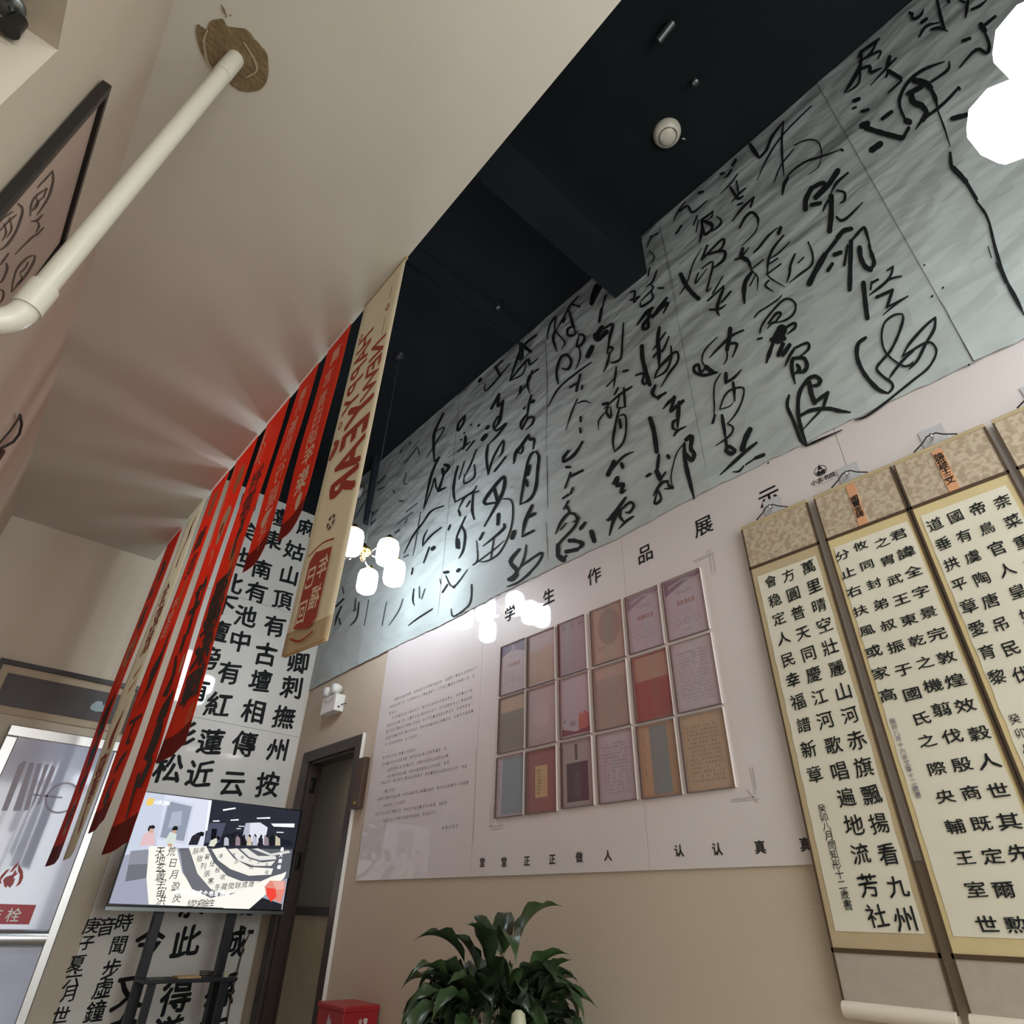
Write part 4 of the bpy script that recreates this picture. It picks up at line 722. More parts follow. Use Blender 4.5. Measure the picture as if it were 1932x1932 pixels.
T('#f1efe4', [(1160, 1190), (1400, 1190), (1600, 1000), (1740, 840), (1560, 940), (1300, 1080)]); T('#26252b', [(1400, 1190), (1520, 1080), (1700, 1140), (1690, 1210)]); T('#d98777', [(1590, 925), (1730, 930), (1725, 1010), (1690, 1130), (1560, 1070), (1540, 980)]); T('#e8473a', [(1560, 990), (1640, 1000), (1650, 1070), (1600, 1120), (1560, 1060)]); T('#e0a79b', [(1610, 930), (1720, 935), (1715, 1000), (1650, 1010)])
T('#e8c56a', [(460, 210), (490, 170), (540, 180), (520, 235), (475, 245)])
dk = Vector((0, -.0028, 0))
def tt(s, p0, p1, size, h, bold=.02, right=BX):
    a, b = TP(*p0), TP(*p1); n = max(1, len(s)-1)
    for i, ch in enumerate(s): put(m, ch, a+(b-a)*(i/n)+dk, right, UZ, size, tm(h), bold, brush=.8)
tt('山东卫视', (555, 210), (660, 220), .028, '#ffffff', .03); tt('天地玄黃宇宙洪', (590, 660), (600, 1100), .062, '#1b1b1d', .0); tt('荒日月盈昃', (695, 660), (745, 1080), .058, '#1b1b1d', .0)
tt('辰宿列張寒', (915, 655), (1050, 930), .042, '#1b1b1d', .0); tt('來暑往秋收', (970, 645), (1160, 890), .038, '#1b1b1d', .0); tt('冬藏閏餘成歲', (1110, 985), (1420, 955), .042, '#1b1b1d', .0); tt('律呂調陽', (1140, 700), (1560, 850), .030, '#55555c', .0); tt('雲騰致雨露', (1260, 690), (1560, 780), .024, '#6b6b72', .0)
tt('结为霜金生', (870, 1130), (1060, 1125), .045, '#1b1b1d', .0)
tt('他们从在这个书写当中', (740, 1030), (1200, 1050), .034, '#ffffff', .04); tt('最大横幅', (1700, 640), (1672, 800), .028, '#ffffff', .03)
m.build('screen_picture', parent=tv)
sd = thing('television_stand', 'black steel floor stand with two uprights and a shelf below the television', 'stand', (1.68, TY+.08, FL))
for x in (1.437, 1.918):
    MB().box((x-.028, TY+.048, FL+.03), (x+.028, TY+.10, .25), 'stand_black').build('upright', parent=sd, bevel=.004)
    MB().box((x-.045, TY+.02, FL+.0), (x+.045, TY+.10, FL+.06), 'stand_black').build('foot', parent=sd)
MB().box((1.40, TY-.16, -.392), (1.965, TY+.05, -.372), 'stand_black').build('shelf', parent=sd, bevel=.003)
for x in (1.46, 1.90): MB().box((x-.02, TY-.14, -.95), (x+.02, TY-.10, -.392), 'stand_black').build('lower_post', parent=sd)
MB().box((1.40, TY-.16, FL+.05), (1.965, TY+.05, FL+.09), 'stand_black').build('base_shelf', parent=sd)
for x in (1.46, 1.90): MB().box((x-.02, TY-.14, FL+.07), (x+.02, TY-.10, -.94), 'stand_black').build('lower_post', parent=sd)
t = MB(); t.box((1.60, TY-.13, -.3715), (1.74, TY-.02, -.362), 'bamboo'); top(t.build('wooden_tray'), 'small pale wooden tray lying on the television stand shelf', 'tray')
pts = [Vector((1.79+.04*math.cos(a)*(1+.1*i/30), TY-.07+.03*math.sin(a), -.366+.0008*i)) for i, a in enumerate([k*.5 for k in range(34)])]
t = MB(); t.tube(pts, .0035, 'cord_black', 6); top(t.build('coiled_cable'), 'black cable coiled on the television stand shelf', 'cable')
t = MB(); t.box((1.885, TY-.12, -.3718), (1.915, TY-.09, -.345), 'spathe'); top(t.build('adapter_plug'), 'tiny pale plug adapter at the right end of the stand shelf', 'plug')
t = MB(); cb = [(2.215, E-.02, -.16), (2.19, E-.03, -.22), (2.17, E-.05, -.5), (2.19, E-.05, -.8), (2.15, E-.04, -1.0), (2.10, E-.10, FL+.006)]; t.tube(cb, .005, 'brown_wood', 6); top(t.build('power_cord'), 'thin brown power cord hanging down the poster right of the stand', 'cord')
t = thing('wall_socket', 'small white wall socket with a black plug right of the television stand', 'socket', (2.22, E-.02, -.18))
MB().box((2.185, E-.022, -.19), (2.265, E-.012, -.09), 'white_plastic').build('socket_plate', parent=t); MB().box((2.20, E-.05, -.155), (2.235, E-.022, -.13), 'tv_black').build('plug', parent=t)

# framed dark plaque above the cabinet
t = thing('framed_plaque', 'dark plaque in a cream mount and thin black frame above the steel cabinet', 'picture', (.47, E-.02, 1.0))
MB().box((.05, E-.012, 1.075), (.915, E-.001, 1.40), 'mat_board').build('mount', parent=t)
MB().box((.100, E-.020, 1.124), (.853, E-.012, 1.338), 'plaque_dark').build('plaque', parent=t)
for a, b in (((.022, E-.035, 1.392), (.938, E-.001, 1.424)), ((.022, E-.035, 1.075), (.050, E-.001, 1.392)), ((.915, E-.035, 1.075), (.938, E-.001, 1.392))): MB().box(a, b, 'frame_black').build('frame_bar', parent=t)
m = MB(); m.poly([Vector((x, E-.0205, z)) for x, z in ((.655, 1.225), (.68, 1.262), (.715, 1.268), (.73, 1.24), (.76, 1.262), (.76, 1.20), (.70, 1.19), (.66, 1.20))], 'emblem_grey'); m.build('emblem_print', parent=t)

# fire hydrant cabinet
cb = thing('hydrant_cabinet', 'steel framed fire hydrant cabinet with pale blue glass doors and red flame', 'cabinet', (.6, E-.1, FL))
CY = E-.055; cz = 1.006; cx0, cx1 = .245, .962
MB().box((cx0, CY+.012, FL+.02), (cx1, E-.002, cz), 'steel_dark').build('cabinet_body', parent=cb)
for a, b in (((cx0, CY, cz-.070), (cx1, CY+.02, cz+.002)), ((cx0, CY, FL+.02), (cx0+.070, CY+.02, cz-.07)), ((.905, CY, FL+.02), (cx1, CY+.02, cz-.07))): MB().box(a, b, 'steel').build('frame_rail', parent=cb, bevel=.006)
MB().cyl((cx0+.05, CY-.005, -.185), (.905, CY-.005, -.185), .045, 'steel', 18).build('latch_rail', parent=cb)
dr = MB().box((cx0+.07, CY+.004, -.14), (.905, CY+.011, cz-.07), 'cab_glass').build('door', parent=cb)
dr2 = MB().box((cx0+.07, CY+.004, FL+.05), (.905, CY+.011, -.23), 'cab_glass').build('door', parent=cb)
CW = lambda x, y: wy(x, y, CY+.003)
m = MB(); G = lambda x, y: (x/7.43, 1220+y/7.43)
for q in ([(330, 1605), (375, 1605), (100, 2300), (20, 2300), (260, 1660)], [(415, 1625), (485, 1625), (290, 2300), (180, 2300)], [(525, 1640), (590, 1635), (400, 2290), (330, 2300)], [(630, 1650), (690, 1655), (480, 2200), (430, 2280)], [(725, 1660), (770, 1690), (760, 1740), (560, 2200), (510, 2240)]):
    m.poly([CW(*G(*p)) for p in q], 'cab_grey')
C8 = lambda x, y: (60+x/7.43, 1380+y/7.43); ctr = CW(*C8(430, 930)); rad = .098
for k in range(28):
    a0, a1 = k*math.tau/28, (k+1)*math.tau/28; f = lambda a, r: ctr+BX*(r*math.cos(a))+UZ*(r*math.sin(a)); m.add([f(a0, rad), f(a1, rad), f(a1, rad-.012), f(a0, rad-.012)], [(0, 1, 2, 3)], 'cab_grey')
m.add([ctr+BX*-.17+UZ*.005, ctr+BX*.0+UZ*.005, ctr+UZ*-.005, ctr+BX*-.17+UZ*-.005], [(0, 1, 2, 3)], 'cab_grey')
m.build('hose_reel_print', parent=dr); m = MB()
Q6 = lambda x, y: (x/5.195, 1560+y/5.195)
for q in ([(30, 520), (40, 580), (60, 600), (75, 575), (95, 600), (130, 560), (150, 500), (130, 510), (160, 440), (150, 420), (120, 470), (60, 490)],
          [(0, 555), (15, 560), (10, 520), (50, 470), (100, 410), (60, 425), (10, 480), (0, 500)], [(95, 445), (120, 440), (170, 380), (183, 338), (140, 385)], [(185, 360), (175, 430), (195, 470), (180, 540), (150, 590), (200, 560), (228, 500), (225, 440)], [(130, 490), (165, 470), (175, 440), (150, 460)]):
    m.poly([CW(*Q6(*p))-Vector((0, .0006, 0)) for p in q], 'flame_red')
m.build('flame_emblem_print', parent=dr); m = MB()
a = CW(*Q6(345, 765)); m.add([Vector((.40, CY+.0025, a.z)), Vector((.787, CY+.0025, a.z)), Vector((.787, CY+.0025, a.z-.103)), Vector((.40, CY+.0025, a.z-.103))], [(0, 1, 2, 3)], 'sign_red')
for i, ch in enumerate('消防栓'): put(m, ch, Vector((.687-(2-i)*.098, CY+.0015, a.z-.055)), BX, UZ, .078, 'white_plastic', .01)
m.build('sign_print', parent=dr)

# dome camera and downpipe in the far corner
t = thing('dome_camera', 'small white dome camera on the black wall near the far corner', 'camera', wx(677, 933, 2.24))
a = wx(678, 933, 2.24); MB().lathe((D-.035, a.y+.05, a.z+.06), [(.0, -.062), (.03, -.058), (.048, -.035), (.052, -.01)], 'clear_glass_grey', 18, 'x').build('dome', parent=t)
MB().lathe((D-.035, a.y+.05, a.z+.06), [(.0, -.018), (.066, -.018), (.068, -.001), (0, -.001)], 'white_plastic', 20, 'x').build('base_ring', parent=t)
MB().lathe((D-.035, a.y+.05, a.z+.06), [(.0, -.066), (.012, -.064), (.014, -.055)], 'tv_black', 12, 'x').build('lens', parent=t)
t = thing('downpipe', 'slim dark downpipe running down the black corner beside the cursive paper', 'pipe', (2.2, 4.95, 3.1))
a = wx(692, 987, 2.22); b = wx(728, 740, 2.22); b = a+(b-a)*((CE-a.z)/(b.z-a.z)) if b.z > CE else b
MB().cyl(a, (b.x, b.y, CE-.01) if b.z < CE else b, .038, 'pipe_slate', 14).build('pipe', parent=t)
MB().box((a.x-.01, a.y-.04, a.z+.1), (D-.05, a.y+.04, a.z+.13), 'black_paint').build('pipe_clip', parent=t)

# ================================================================ BLACK CEILING FITTINGS
dz = CE
a = wz(1258, 250, dz)
t = thing('smoke_detector', 'round white smoke detector on the black ceiling', 'detector', (a.x, a.y, dz))
MB().lathe((a.x, a.y, dz), [(0, -.055), (.055, -.052), (.078, -.035), (.085, -.012), (.085, 0)], 'cream_plastic', 28).build('housing', parent=t)
MB().lathe((a.x-.004, a.y-.0, dz), [(0, -.066), (.042, -.064), (.05, -.052)], 'cream_plastic', 24).build('sensor_cap', parent=t)
MB().lathe((a.x, a.y, dz), [(.056, -.0535), (.052, -.056)], 'tv_black', 24).build('shadow_ring', parent=t)
MB().cyl((a.x+.085, a.y-.05, dz-.03), (a.x+.10, a.y-.06, dz-.035), .008, 'chrome', 8).build('indicator', parent=t)
t = thing('conduit', 'thin dark conduit crossing the black ceiling toward the paper in front of the beam', 'pipe', (1.5, 2.66, 3.95))
zc = 3.95; a = wx(990, 655, D-.02); q0 = Vector((XE+.02, a.y, a.z)); MB().tube([q0, (D-.08, a.y, a.z), (D-.06, a.y, a.z-.02), (D-.06, a.y, a.z-.16)], .012, 'black_paint').build('tube', parent=t)
MB().box((D-.065, a.y-.02, a.z-.17), (D-.045, a.y+.02, a.z+.0), 'black_paint').build('bracket', parent=t)
for px, nm, lb in (((940, 580), 'sprinkler_head', 'tiny pale sprinkler head on the black ceiling above the paper edge'), ((1312, 155), 'sprinkler_head', 'pale sprinkler head on the black ceiling left of the smoke detector lamp clip')):
    a = wz(px[0], px[1], CE-.05); t = thing(nm, lb, 'sprinkler', (a.x, a.y, CE)); MB().cyl((a.x, a.y, CE), (a.x, a.y, CE-.05), .012, 'steel_dark', 8).build('stem', parent=t); MB().lathe((a.x, a.y, CE-.06), [(0, 0), (.02, 0), (.02, .006), (0, .006)], 'steel_dark', 12).build('deflector', parent=t)
a = wz(1256, 60, CE-.06); t = thing('lamp_clip', 'small unlit grey lamp fitting on the black ceiling near the top edge', 'lamp', (a.x, a.y, CE))
MB().cyl((a.x, a.y-.05, CE-.04), (a.x, a.y+.05, CE-.07), .022, 'steel_dark', 12).build('body', parent=t); MB().box((a.x-.012, a.y-.012, CE-.05), (a.x+.012, a.y+.012, CE), 'steel_dark').build('mount', parent=t)

# ================================================================ CHANDELIERS
def chandelier(label, hub, shades, ceil, rs, hs, grp='chandeliers in the high bay', nn=24, glowm='opal_glow'):
    t = thing('chandelier', label, 'chandelier', hub, grp); hub = Vector(hub)
    MB().cyl((hub.x, hub.y, hub.z+.05), (hub.x, hub.y, ceil-.03), .005, 'steel_dark', 8).build('stem', parent=t)
    MB().lathe((hub.x, hub.y, ceil), [(0, -.035), (.05, -.03), (.06, 0)], 'stand_black', 20).build('ceiling_cup', parent=t)
    MB().lathe(hub, [(0, -.085), (.012, -.07), (.022, -.05), (.010, -.035), (.045, -.02), (.055, 0), (.045, .022), (.014, .035), (.009, .06)], 'brass', 20).build('hub', parent=t)
    for s in shades:
        s = Vector(s); d = Vector((s.x-hub.x, s.y-hub.y, 0)); l = d.length; d /= (l or 1); tz = s.z+hs/2
        am = MB(); am.tube([hub, hub+d*l*.35+Vector((0, 0, -.02)), hub+d*l*.75+Vector((0, 0, (tz-hub.z)*.6)), Vector((s.x, s.y, tz+.045)), Vector((s.x, s.y, tz+.01))], .006, 'chrome'); am.build('arm', parent=t)
        MB().lathe((s.x, s.y, tz), [(.012, .04), (.028, .02), (.034, 0), (0, 0)], 'brass', 16).build('shade_holder', parent=t)
        c = rs*.52; h = hs/2
        MB().lathe(s, [(0, h), (c, h), (rs*.88, h*.80), (rs, h*.45), (rs, -h*.52), (rs*.86, -h*.84), (c, -h), (0, -h)], glowm, nn).build('shade', parent=t)
    return t
hub = wz(687, 1040, 2.10)
vis = [wz(664, 1022, 2.06), wz(731, 1042, 2.04), wz(744, 1081, 2.00), wz(693, 1097, 2.04)]
extra = [Vector((hub.x-.30, hub.y+.05, 2.05)), Vector((hub.x-.22, hub.y+.32, 2.05)), Vector((hub.x+.02, hub.y+.42, 2.08))]
extra = [wz(628, 1004, 2.08), wz(606, 1078, 2.04), wz(622, 1042, 2.22)]
chandelier('brass chandelier with white opal shades hanging behind the cream banner', hub, vis+extra, CE, .074, .190)
h2 = Vector((1.40, -.52, 1.60)); s2 = [wz(1962, 78, 1.56), wz(1902, 230, 1.56)]
ring = [Vector((h2.x+.33*math.cos(a), h2.y+.33*math.sin(a), 1.56)) for a in (-2.6, -1.7, -.9, -.1)]
chandelier('near brass chandelier with white octagonal shades at the upper right', h2, s2+ring, CE, .070, .170, nn=8, glowm='opal_glow_near')

# ================================================================ BANNERS
def banner(label, tp, bt, base, fold, sway=.012, hem=.05, bx=0, bulge=.02):
    (y0, y1) = tp; (b0, b1), (zb0, zb1) = bt
    t = thing('hanging_banner', label, 'banner', (XE, (y0+y1)/2, SO), 'New Year banners along the soffit edge')
    n, k = 40, 8; m = MB(); vs = []
    def pos(u, v, o=0):         # u across 0(right, near)..1(left, far), v down 0..1
        y = (y0+(y1-y0)*u)*(1-v)+(b0+(b1-b0)*u)*v; z = SO-.004+((zb0+(zb1-zb0)*u)-(SO-.004))*v
        x = XE-.004+bx*v+sway*math.sin(v*5+u*2+y0*3)*v+sway*.5*math.sin(v*9+u*6)*v+bulge*v*v*math.sin(u*3.1)
        return Vector((x-.0015-o, y, z))
    def slab(v0, v1, mt, nm, o=0):
        m = MB(); vs = []; nn = max(2, int(n*(v1-v0)))
        for i in range(nn+1):
            for j in range(k+1): p = pos(j/k, v0+(v1-v0)*i/nn, o); vs.append(p)
        back = [p+Vector((.0015, 0, 0)) for p in vs]; N = len(vs); f = []
        for i in range(nn):
            for j in range(k):
                a = i*(k+1)+j; f += [(a, a+1, a+k+2, a+k+1), (a+N+k+1, a+N+k+2, a+N+1, a+N)]
        for i in range(nn):
            for j in (0, k): a = i*(k+1)+j; f.append((a, a+k+1, a+k+1+N, a+N))
        m.add(vs+back, f, mt, True); return m.build(nm, parent=t)
    slab(0, 1-hem, base, 'banner_cloth'); slab(1-hem, 1, fold, 'hem')
    return t, pos
def bink(pos, items, t, nm='banner_print'):
    """items: (char, u, v, size_u, size_v, material) printed on the far side and seen mirrored, or polygons"""
    m = MB()
    for ii, it in enumerate(items):
        o = .0012+.00016*ii
        if it[0] == 'poly':
            m.poly([pos(u, v, o) for u, v in it[2]], it[1])
        elif it[0] == 'line':
            pts = catmull([(u, v, w_) for u, v, w_ in it[2]], 5); L = []; R = []; nn = len(pts)
            asp = it[3]
            for i, (u, v, w_) in enumerate(pts):
                a = pts[max(i-1, 0)]; b = pts[min(i+1, nn-1)]; dx, dy = (b[0]-a[0]), (b[1]-a[1])*asp; l = math.hypot(dx, dy) or 1; nx, ny = -dy/l*w_/2, dx/l*w_/2/asp
                L.append(pos(u+nx, v+ny, o+.0002)); R.append(pos(u-nx, v-ny, o+.0002))
            m.add(L+R, [(i, i+1, nn+i+1, nn+i) for i in range(nn-1)], it[1])
        else:
            ch, cu, cv, su, sv, mt, rot, bold = it; vs, fs = glyph(ch, bold)
            for qi, (ax, ay) in enumerate(((0, 0),) if bold < .01 else ((0, 0), (1, .5), (-1, -.5), (-.5, .9), (.5, -.9))):
                out = []
                for x, y in vs:
                    x += ax*bold; y += ay*bold
                    if rot: a, b = y, x      # turned a quarter and mirrored: letter tops point left, reading down
                    else: a, b = x, -y       # upright, mirrored: right in the letter goes left in view
                    out.append(pos(cu+a*su, cv+b*sv, o+qi*.00002))
                m.add(out, fs, mt)
    if len(m.f): m.build(nm, parent=t)
# cream banner
b1, p1 = banner('cream New Year banner with red mirrored lettering, nearest and rightmost of the row', (1.600, 1.968), ((1.614, 1.950), (.650, .687)), 'banner_cream', 'hem_tan', .0012, .045, bulge=.001)
Hh = 1.77; it = []
for i, ch in enumerate('HAPPY'): it.append((ch, .72, .19+i*.052, .52, .080, 'print_red', True, .02))
for i, ch in enumerate('NEW'): it.append((ch, .28, .285+i*.055, .46, .080, 'print_red', True, .02))
for i, ch in enumerate('YEAR'): it.append((ch, .42, .455+i*.070, .84, .105, 'print_red', True, .035))
it.append(('line', 'print_red', [(.22, .07, .012), (.22, .12, .012)], 4.8)); it.append(('line', 'print_red', [(.22, .185, .012), (.22, .25, .012)], 4.8))
for cu, cv in ((.22, .15), (.84, .155), (.84, .455)): it += [('poly', 'print_red', [(cu+.05*math.cos(a+.6*s), cv+.012*math.sin(a+.6*s)) for s in (-1, 0, 1)]+[(cu+.015*math.cos(a), cv+.003*math.sin(a))]) for a in (0, 1.25, 2.5, 3.75, 5)]
it.append(('line', 'print_red', [(.9, .50, .05), (.8, .515, .10), (.86, .535, .12), (.92, .55, .06)], 4.8))
for cu, cv in ((.47, .745),): it += [('poly', 'seal_ink', [(cu+.09*math.cos(a+.5*s), cv+.018*math.sin(a+.5*s)) for s in (-1, 0, 1)]+[(cu+.03*math.cos(a), cv+.006*math.sin(a))]) for a in (.3, 1.55, 2.8, 4.05, 5.3)]
it.append(('poly', 'tag_red', [(.30, .81), (.68, .80), (.78, .815), (.80, .955), (.42, .965), (.30, .95)]))
for ch, cu, cv in (('巳', .66, .855), ('福', .44, .905), ('年', .42, .845), ('回', .68, .925)): it.append((ch, cu, cv, .22, .05, 'print_cream', False, .02))
it.append(('line', 'print_red', [(.28, .795, .02), (.55, .788, .02), (.85, .80, .02)], 4.8)); it.append(('line', 'print_red', [(.30, .975, .02), (.55, .985, .02), (.82, .972, .02)], 4.8))
bink(p1, it, b1)
MB().cyl((XE-.001, 1.635, .660), (XE-.001, 1.930, .686), .006, 'bamboo', 12).build('bottom_rod', parent=b1)
MB().cyl((XE-.002, 1.596, SO-.006), (XE-.002, 1.972, SO-.006), .006, 'bamboo', 10).build('top_rod', parent=b1)
# short red banners
b2, p2 = banner('short red banner with cream brush characters and a round face, beside the cream banner', (2.100, 2.350), ((2.105, 2.345), (1.335, 1.300)), 'banner_red', 'banner_dark_red', .006, .07)
it = [('萬', .45, .12, .42, .10, 'print_cream', 0, .01), ('言', .55, .24, .40, .10, 'print_cream', 0, .0), ('青', .55, .37, .42, .11, 'print_cream', 0, .0), ('日', .55, .47, .46, .10, 'print_cream', 0, .0), ('胡', .55, .57, .42, .10, 'print_cream', 0, .0), ('年', .52, .665, .42, .10, 'print_cream', 0, .02), ('柴', .50, .79, .46, .12, 'print_cream', 0, .03),
      ('poly', 'print_cream', [(.44+.13*math.cos(a), .895+.038*math.sin(a)) for a in np.linspace(0, 6.0, 16)])]
bink(p2, it, b2)
b3, p3 = banner('short red banner with flowing cream brush strokes, third from the right', (2.450, 2.690), ((2.470, 2.740), (1.345, 1.300)), 'banner_red', 'banner_dark_red', .006, .08)
it = [('喜', .5, .13, .40, .08, 'print_cream', 0, .01), ('斤', .5, .22, .44, .09, 'print_cream', 0, .0), ('新', .52, .33, .46, .11, 'print_cream', 0, .01), ('飛', .5, .44, .46, .11, 'print_cream', 0, .0), ('行', .5, .575, .46, .11, 'print_cream', 0, .01),
      ('龍', .5, .70, .46, .12, 'print_cream', 0, .0), ('poly', 'print_cream', [(.3, .78), (.6, .77), (.75, .80), (.7, .84), (.5, .82)]), ('正', .55, .86, .36, .07, 'print_cream', 0, .02), ('line', 'print_cream', [(.55, .90, .02), (.6, .95, .02)], 4.8)]
bink(p3, it, b3)
b4, p4 = banner('long red banner, black characters over orange brush pattern, fourth from the right', (2.810, 3.135), ((2.835, 3.20), (.56, .53)), 'banner_red', 'banner_dark_red', .012, .05)
it = [('春', .88, .08, .18, .07, 'print_cream', 0, .02), ('回', .85, .14, .18, .06, 'print_cream', 0, .02), ('line', 'print_cream', [(.75, .10, .03), (.6, .13, .03), (.68, .17, .04), (.55, .2, .03)], 5), ('祥', .50, .26, .55, .09, 'banner_ink', 0, .02), ('雲', .5, .34, .6, .08, 'banner_ink', 0, .02)]
for (cu, cv, s_) in ((.35, .42, 1), (.62, .47, -1), (.32, .52, 1)):
    it += [('poly', 'print_orange', [(cu, cv-.03), (cu+.16*s_, cv), (cu+.10*s_, cv+.05), (cu-.05*s_, cv+.03)]), ('poly', 'banner_ink', [(cu+.1*s_, cv-.05), (cu+.26*s_, cv-.03), (cu+.12*s_, cv+.0)])]
it += [('line', 'banner_ink', [(.45, .40, .05), (.52, .45, .10), (.5, .52, .05)], 6), ('line', 'banner_ink', [(.2, .38, .04), (.38, .41, .08), (.3, .45, .04)], 6), ('福', .5, .60, .7, .085, 'banner_ink', 0, .05), ('禄', .48, .68, .75, .085, 'banner_ink', 0, .05), ('永', .5, .76, .75, .09, 'banner_ink', 0, .06), ('輝', .5, .85, .75, .09, 'banner_ink', 0, .04),
       ('line', 'print_orange', [(.05, .5, .05), (.1, .6, .08), (.04, .7, .05), (.1, .8, .06)], 6), ('壽', .2, .93, .3, .05, 'print_orange', 0, 0)]
bink(p4, it, b4)
b5, p5 = banner('long red banner with thick black brush strokes and cream ornaments, fifth from right', (3.270, 3.640), ((3.250, 3.570), (.225, .185)), 'banner_red', 'banner_dark_red', .014, .05)
it = [('poly', 'print_orange', [(.35+.17*math.cos(a), .12+.05*math.sin(a)) for a in np.linspace(0, 6.0, 16)]), ('line', 'print_cream', [(.9, .03, .04), (.85, .08, .05), (.93, .12, .04), (.86, .18, .05), (.93, .24, .04), (.86, .30, .05)], 6),
      ('poly', 'print_cream', [(.35+.2*math.cos(a)*(1-.2*math.sin(3*a)), .27+.06*math.sin(a)) for a in np.linspace(0, 6.1, 22)]), ('poly', 'banner_red', [(.37+.07*math.cos(a), .28+.02*math.sin(a)) for a in np.linspace(0, 6.0, 12)]), ('line', 'print_cream', [(.55, .33, .06), (.4, .36, .08), (.5, .38, .04)], 6),
      ('仁', .5, .46, .7, .085, 'banner_ink', 0, .08), ('line', 'banner_ink', [(.7, .42, .12), (.6, .48, .2), (.55, .56, .16)], 6), ('line', 'banner_ink', [(.65, .55, .16), (.62, .60, .12)], 6), ('poly', 'print_cream', [(.3+.10*math.cos(a), .64+.024*math.sin(a)) for a in np.linspace(0, 6.0, 14)]), ('poly', 'banner_ink', [(.3+.04*math.cos(a), .64+.010*math.sin(a)) for a in np.linspace(0, 6.0, 10)]),
      ('line', 'banner_ink', [(.75, .60, .06), (.6, .65, .12), (.65, .70, .2)], 6), ('line', 'banner_ink', [(.3, .70, .10), (.45, .735, .34), (.45, .76, .3)], 6), ('line', 'banner_ink', [(.5, .76, .2), (.42, .80, .34), (.5, .84, .28)], 6), ('line', 'banner_ink', [(.45, .86, .4), (.25, .875, .3)], 6), ('line', 'banner_ink', [(.6, .86, .16), (.55, .91, .12), (.5, .95, .06)], 6)]
bink(p5, it, b5)
b6, p6 = banner('long red banner with a black tree shape, sixth from the right', (3.755, 4.095), ((3.80, 4.08), (.345, .30)), 'banner_red', 'banner_dark_red', .012, .045)
it = [('poly', 'print_orange', [(.3, .05), (.6, .04), (.65, .12), (.35, .15)]), ('鶴', .5, .22, .6, .08, 'banner_ink', 0, .03), ('鹿', .45, .31, .6, .08, 'banner_ink', 0, .02), ('line', 'print_orange', [(.3, .36, .12), (.5, .40, .2), (.35, .46, .12)], 6), ('平', .75, .42, .3, .045, 'print_cream', 0, .02), ('安', .75, .46, .3, .045, 'print_cream', 0, .02), ('吉', .75, .50, .3, .045, 'print_cream', 0, .02),
      ('poly', 'banner_ink', [(.35, .50), (.45, .53), (.5, .57), (.7, .62), (.6, .66), (.65, .73), (.5, .67), (.42, .73), (.42, .66), (.3, .62), (.28, .54)]), ('丁', .5, .78, .6, .08, 'banner_ink', 0, .03), ('line', 'banner_ink', [(.3, .84, .08), (.5, .86, .16), (.6, .88, .10)], 6), ('line', 'banner_ink', [(.4, .90, .1), (.6, .93, .22), (.3, .95, .12)], 6)]
bink(p6, it, b6)
b7, p7 = banner('long cream banner with red vertical lettering, second from the far end', (4.230, 4.600), ((4.245, 4.60), (.235, .20)), 'banner_cream', 'banner_cream', .010, .04)
it = [('line', 'print_red', [(.3, .04, .05), (.42, .08, .12), (.36, .12, .1), (.5, .16, .06), (.46, .22, .1)], 6), ('金', .6, .30, .42, .08, 'print_red', 0, .03), ('蛇', .5, .38, .5, .09, 'print_red', 0, .04), ('獻', .5, .46, .5, .08, 'print_red', 0, .02), ('line', 'print_orange', [(.3, .54, .06), (.6, .56, .1)], 6), ('line', 'print_orange', [(.3, .58, .06), (.6, .60, .08)], 6),
      ('line', 'print_red', [(.4, .66, .06), (.5, .72, .2), (.4, .76, .1)], 6), ('迎', .5, .80, .5, .07, 'print_red', 0, .05), ('春', .5, .86, .5, .06, 'print_red', 0, .03), ('line', 'print_red', [(.5, .89, .08), (.55, .92, .2), (.35, .95, .16)], 6)]
bink(p7, it, b7)
b8, p8 = banner('long red banner with dark ink figures, leftmost and farthest of the row', (4.760, 5.130), ((4.73, 5.13), (.215, .185)), 'banner_red', 'banner_dark_red', .012, .045)
it = [('line', 'banner_ink', [(.6, .10, .1), (.4, .14, .25), (.5, .18, .2)], 6), ('poly', 'banner_ink', [(.6, .18), (.8, .20), (.75, .24), (.5, .23)]), ('line', 'banner_ink', [(.5, .27, .2), (.6, .31, .35), (.4, .35, .2)], 6), ('龍', .5, .42, .7, .08, 'print_orange', 0, .02), ('line', 'print_orange', [(.3, .38, .1), (.7, .43, .2), (.4, .48, .12), (.6, .53, .08)], 6), ('馬', .5, .44, .5, .05, 'banner_ink', 0, .0),
      ('line', 'banner_ink', [(.4, .56, .15), (.6, .62, .4), (.45, .68, .3)], 6), ('line', 'banner_ink', [(.6, .70, .3), (.4, .76, .4)], 6), ('line', 'banner_ink', [(.5, .79, .3), (.35, .82, .3)], 6), ('poly', 'print_orange', [(.4, .84), (.6, .85), (.7, .93), (.4, .94)]), ('魚', .5, .89, .5, .06, 'banner_ink', 0, .02)]
bink(p8, it, b8)

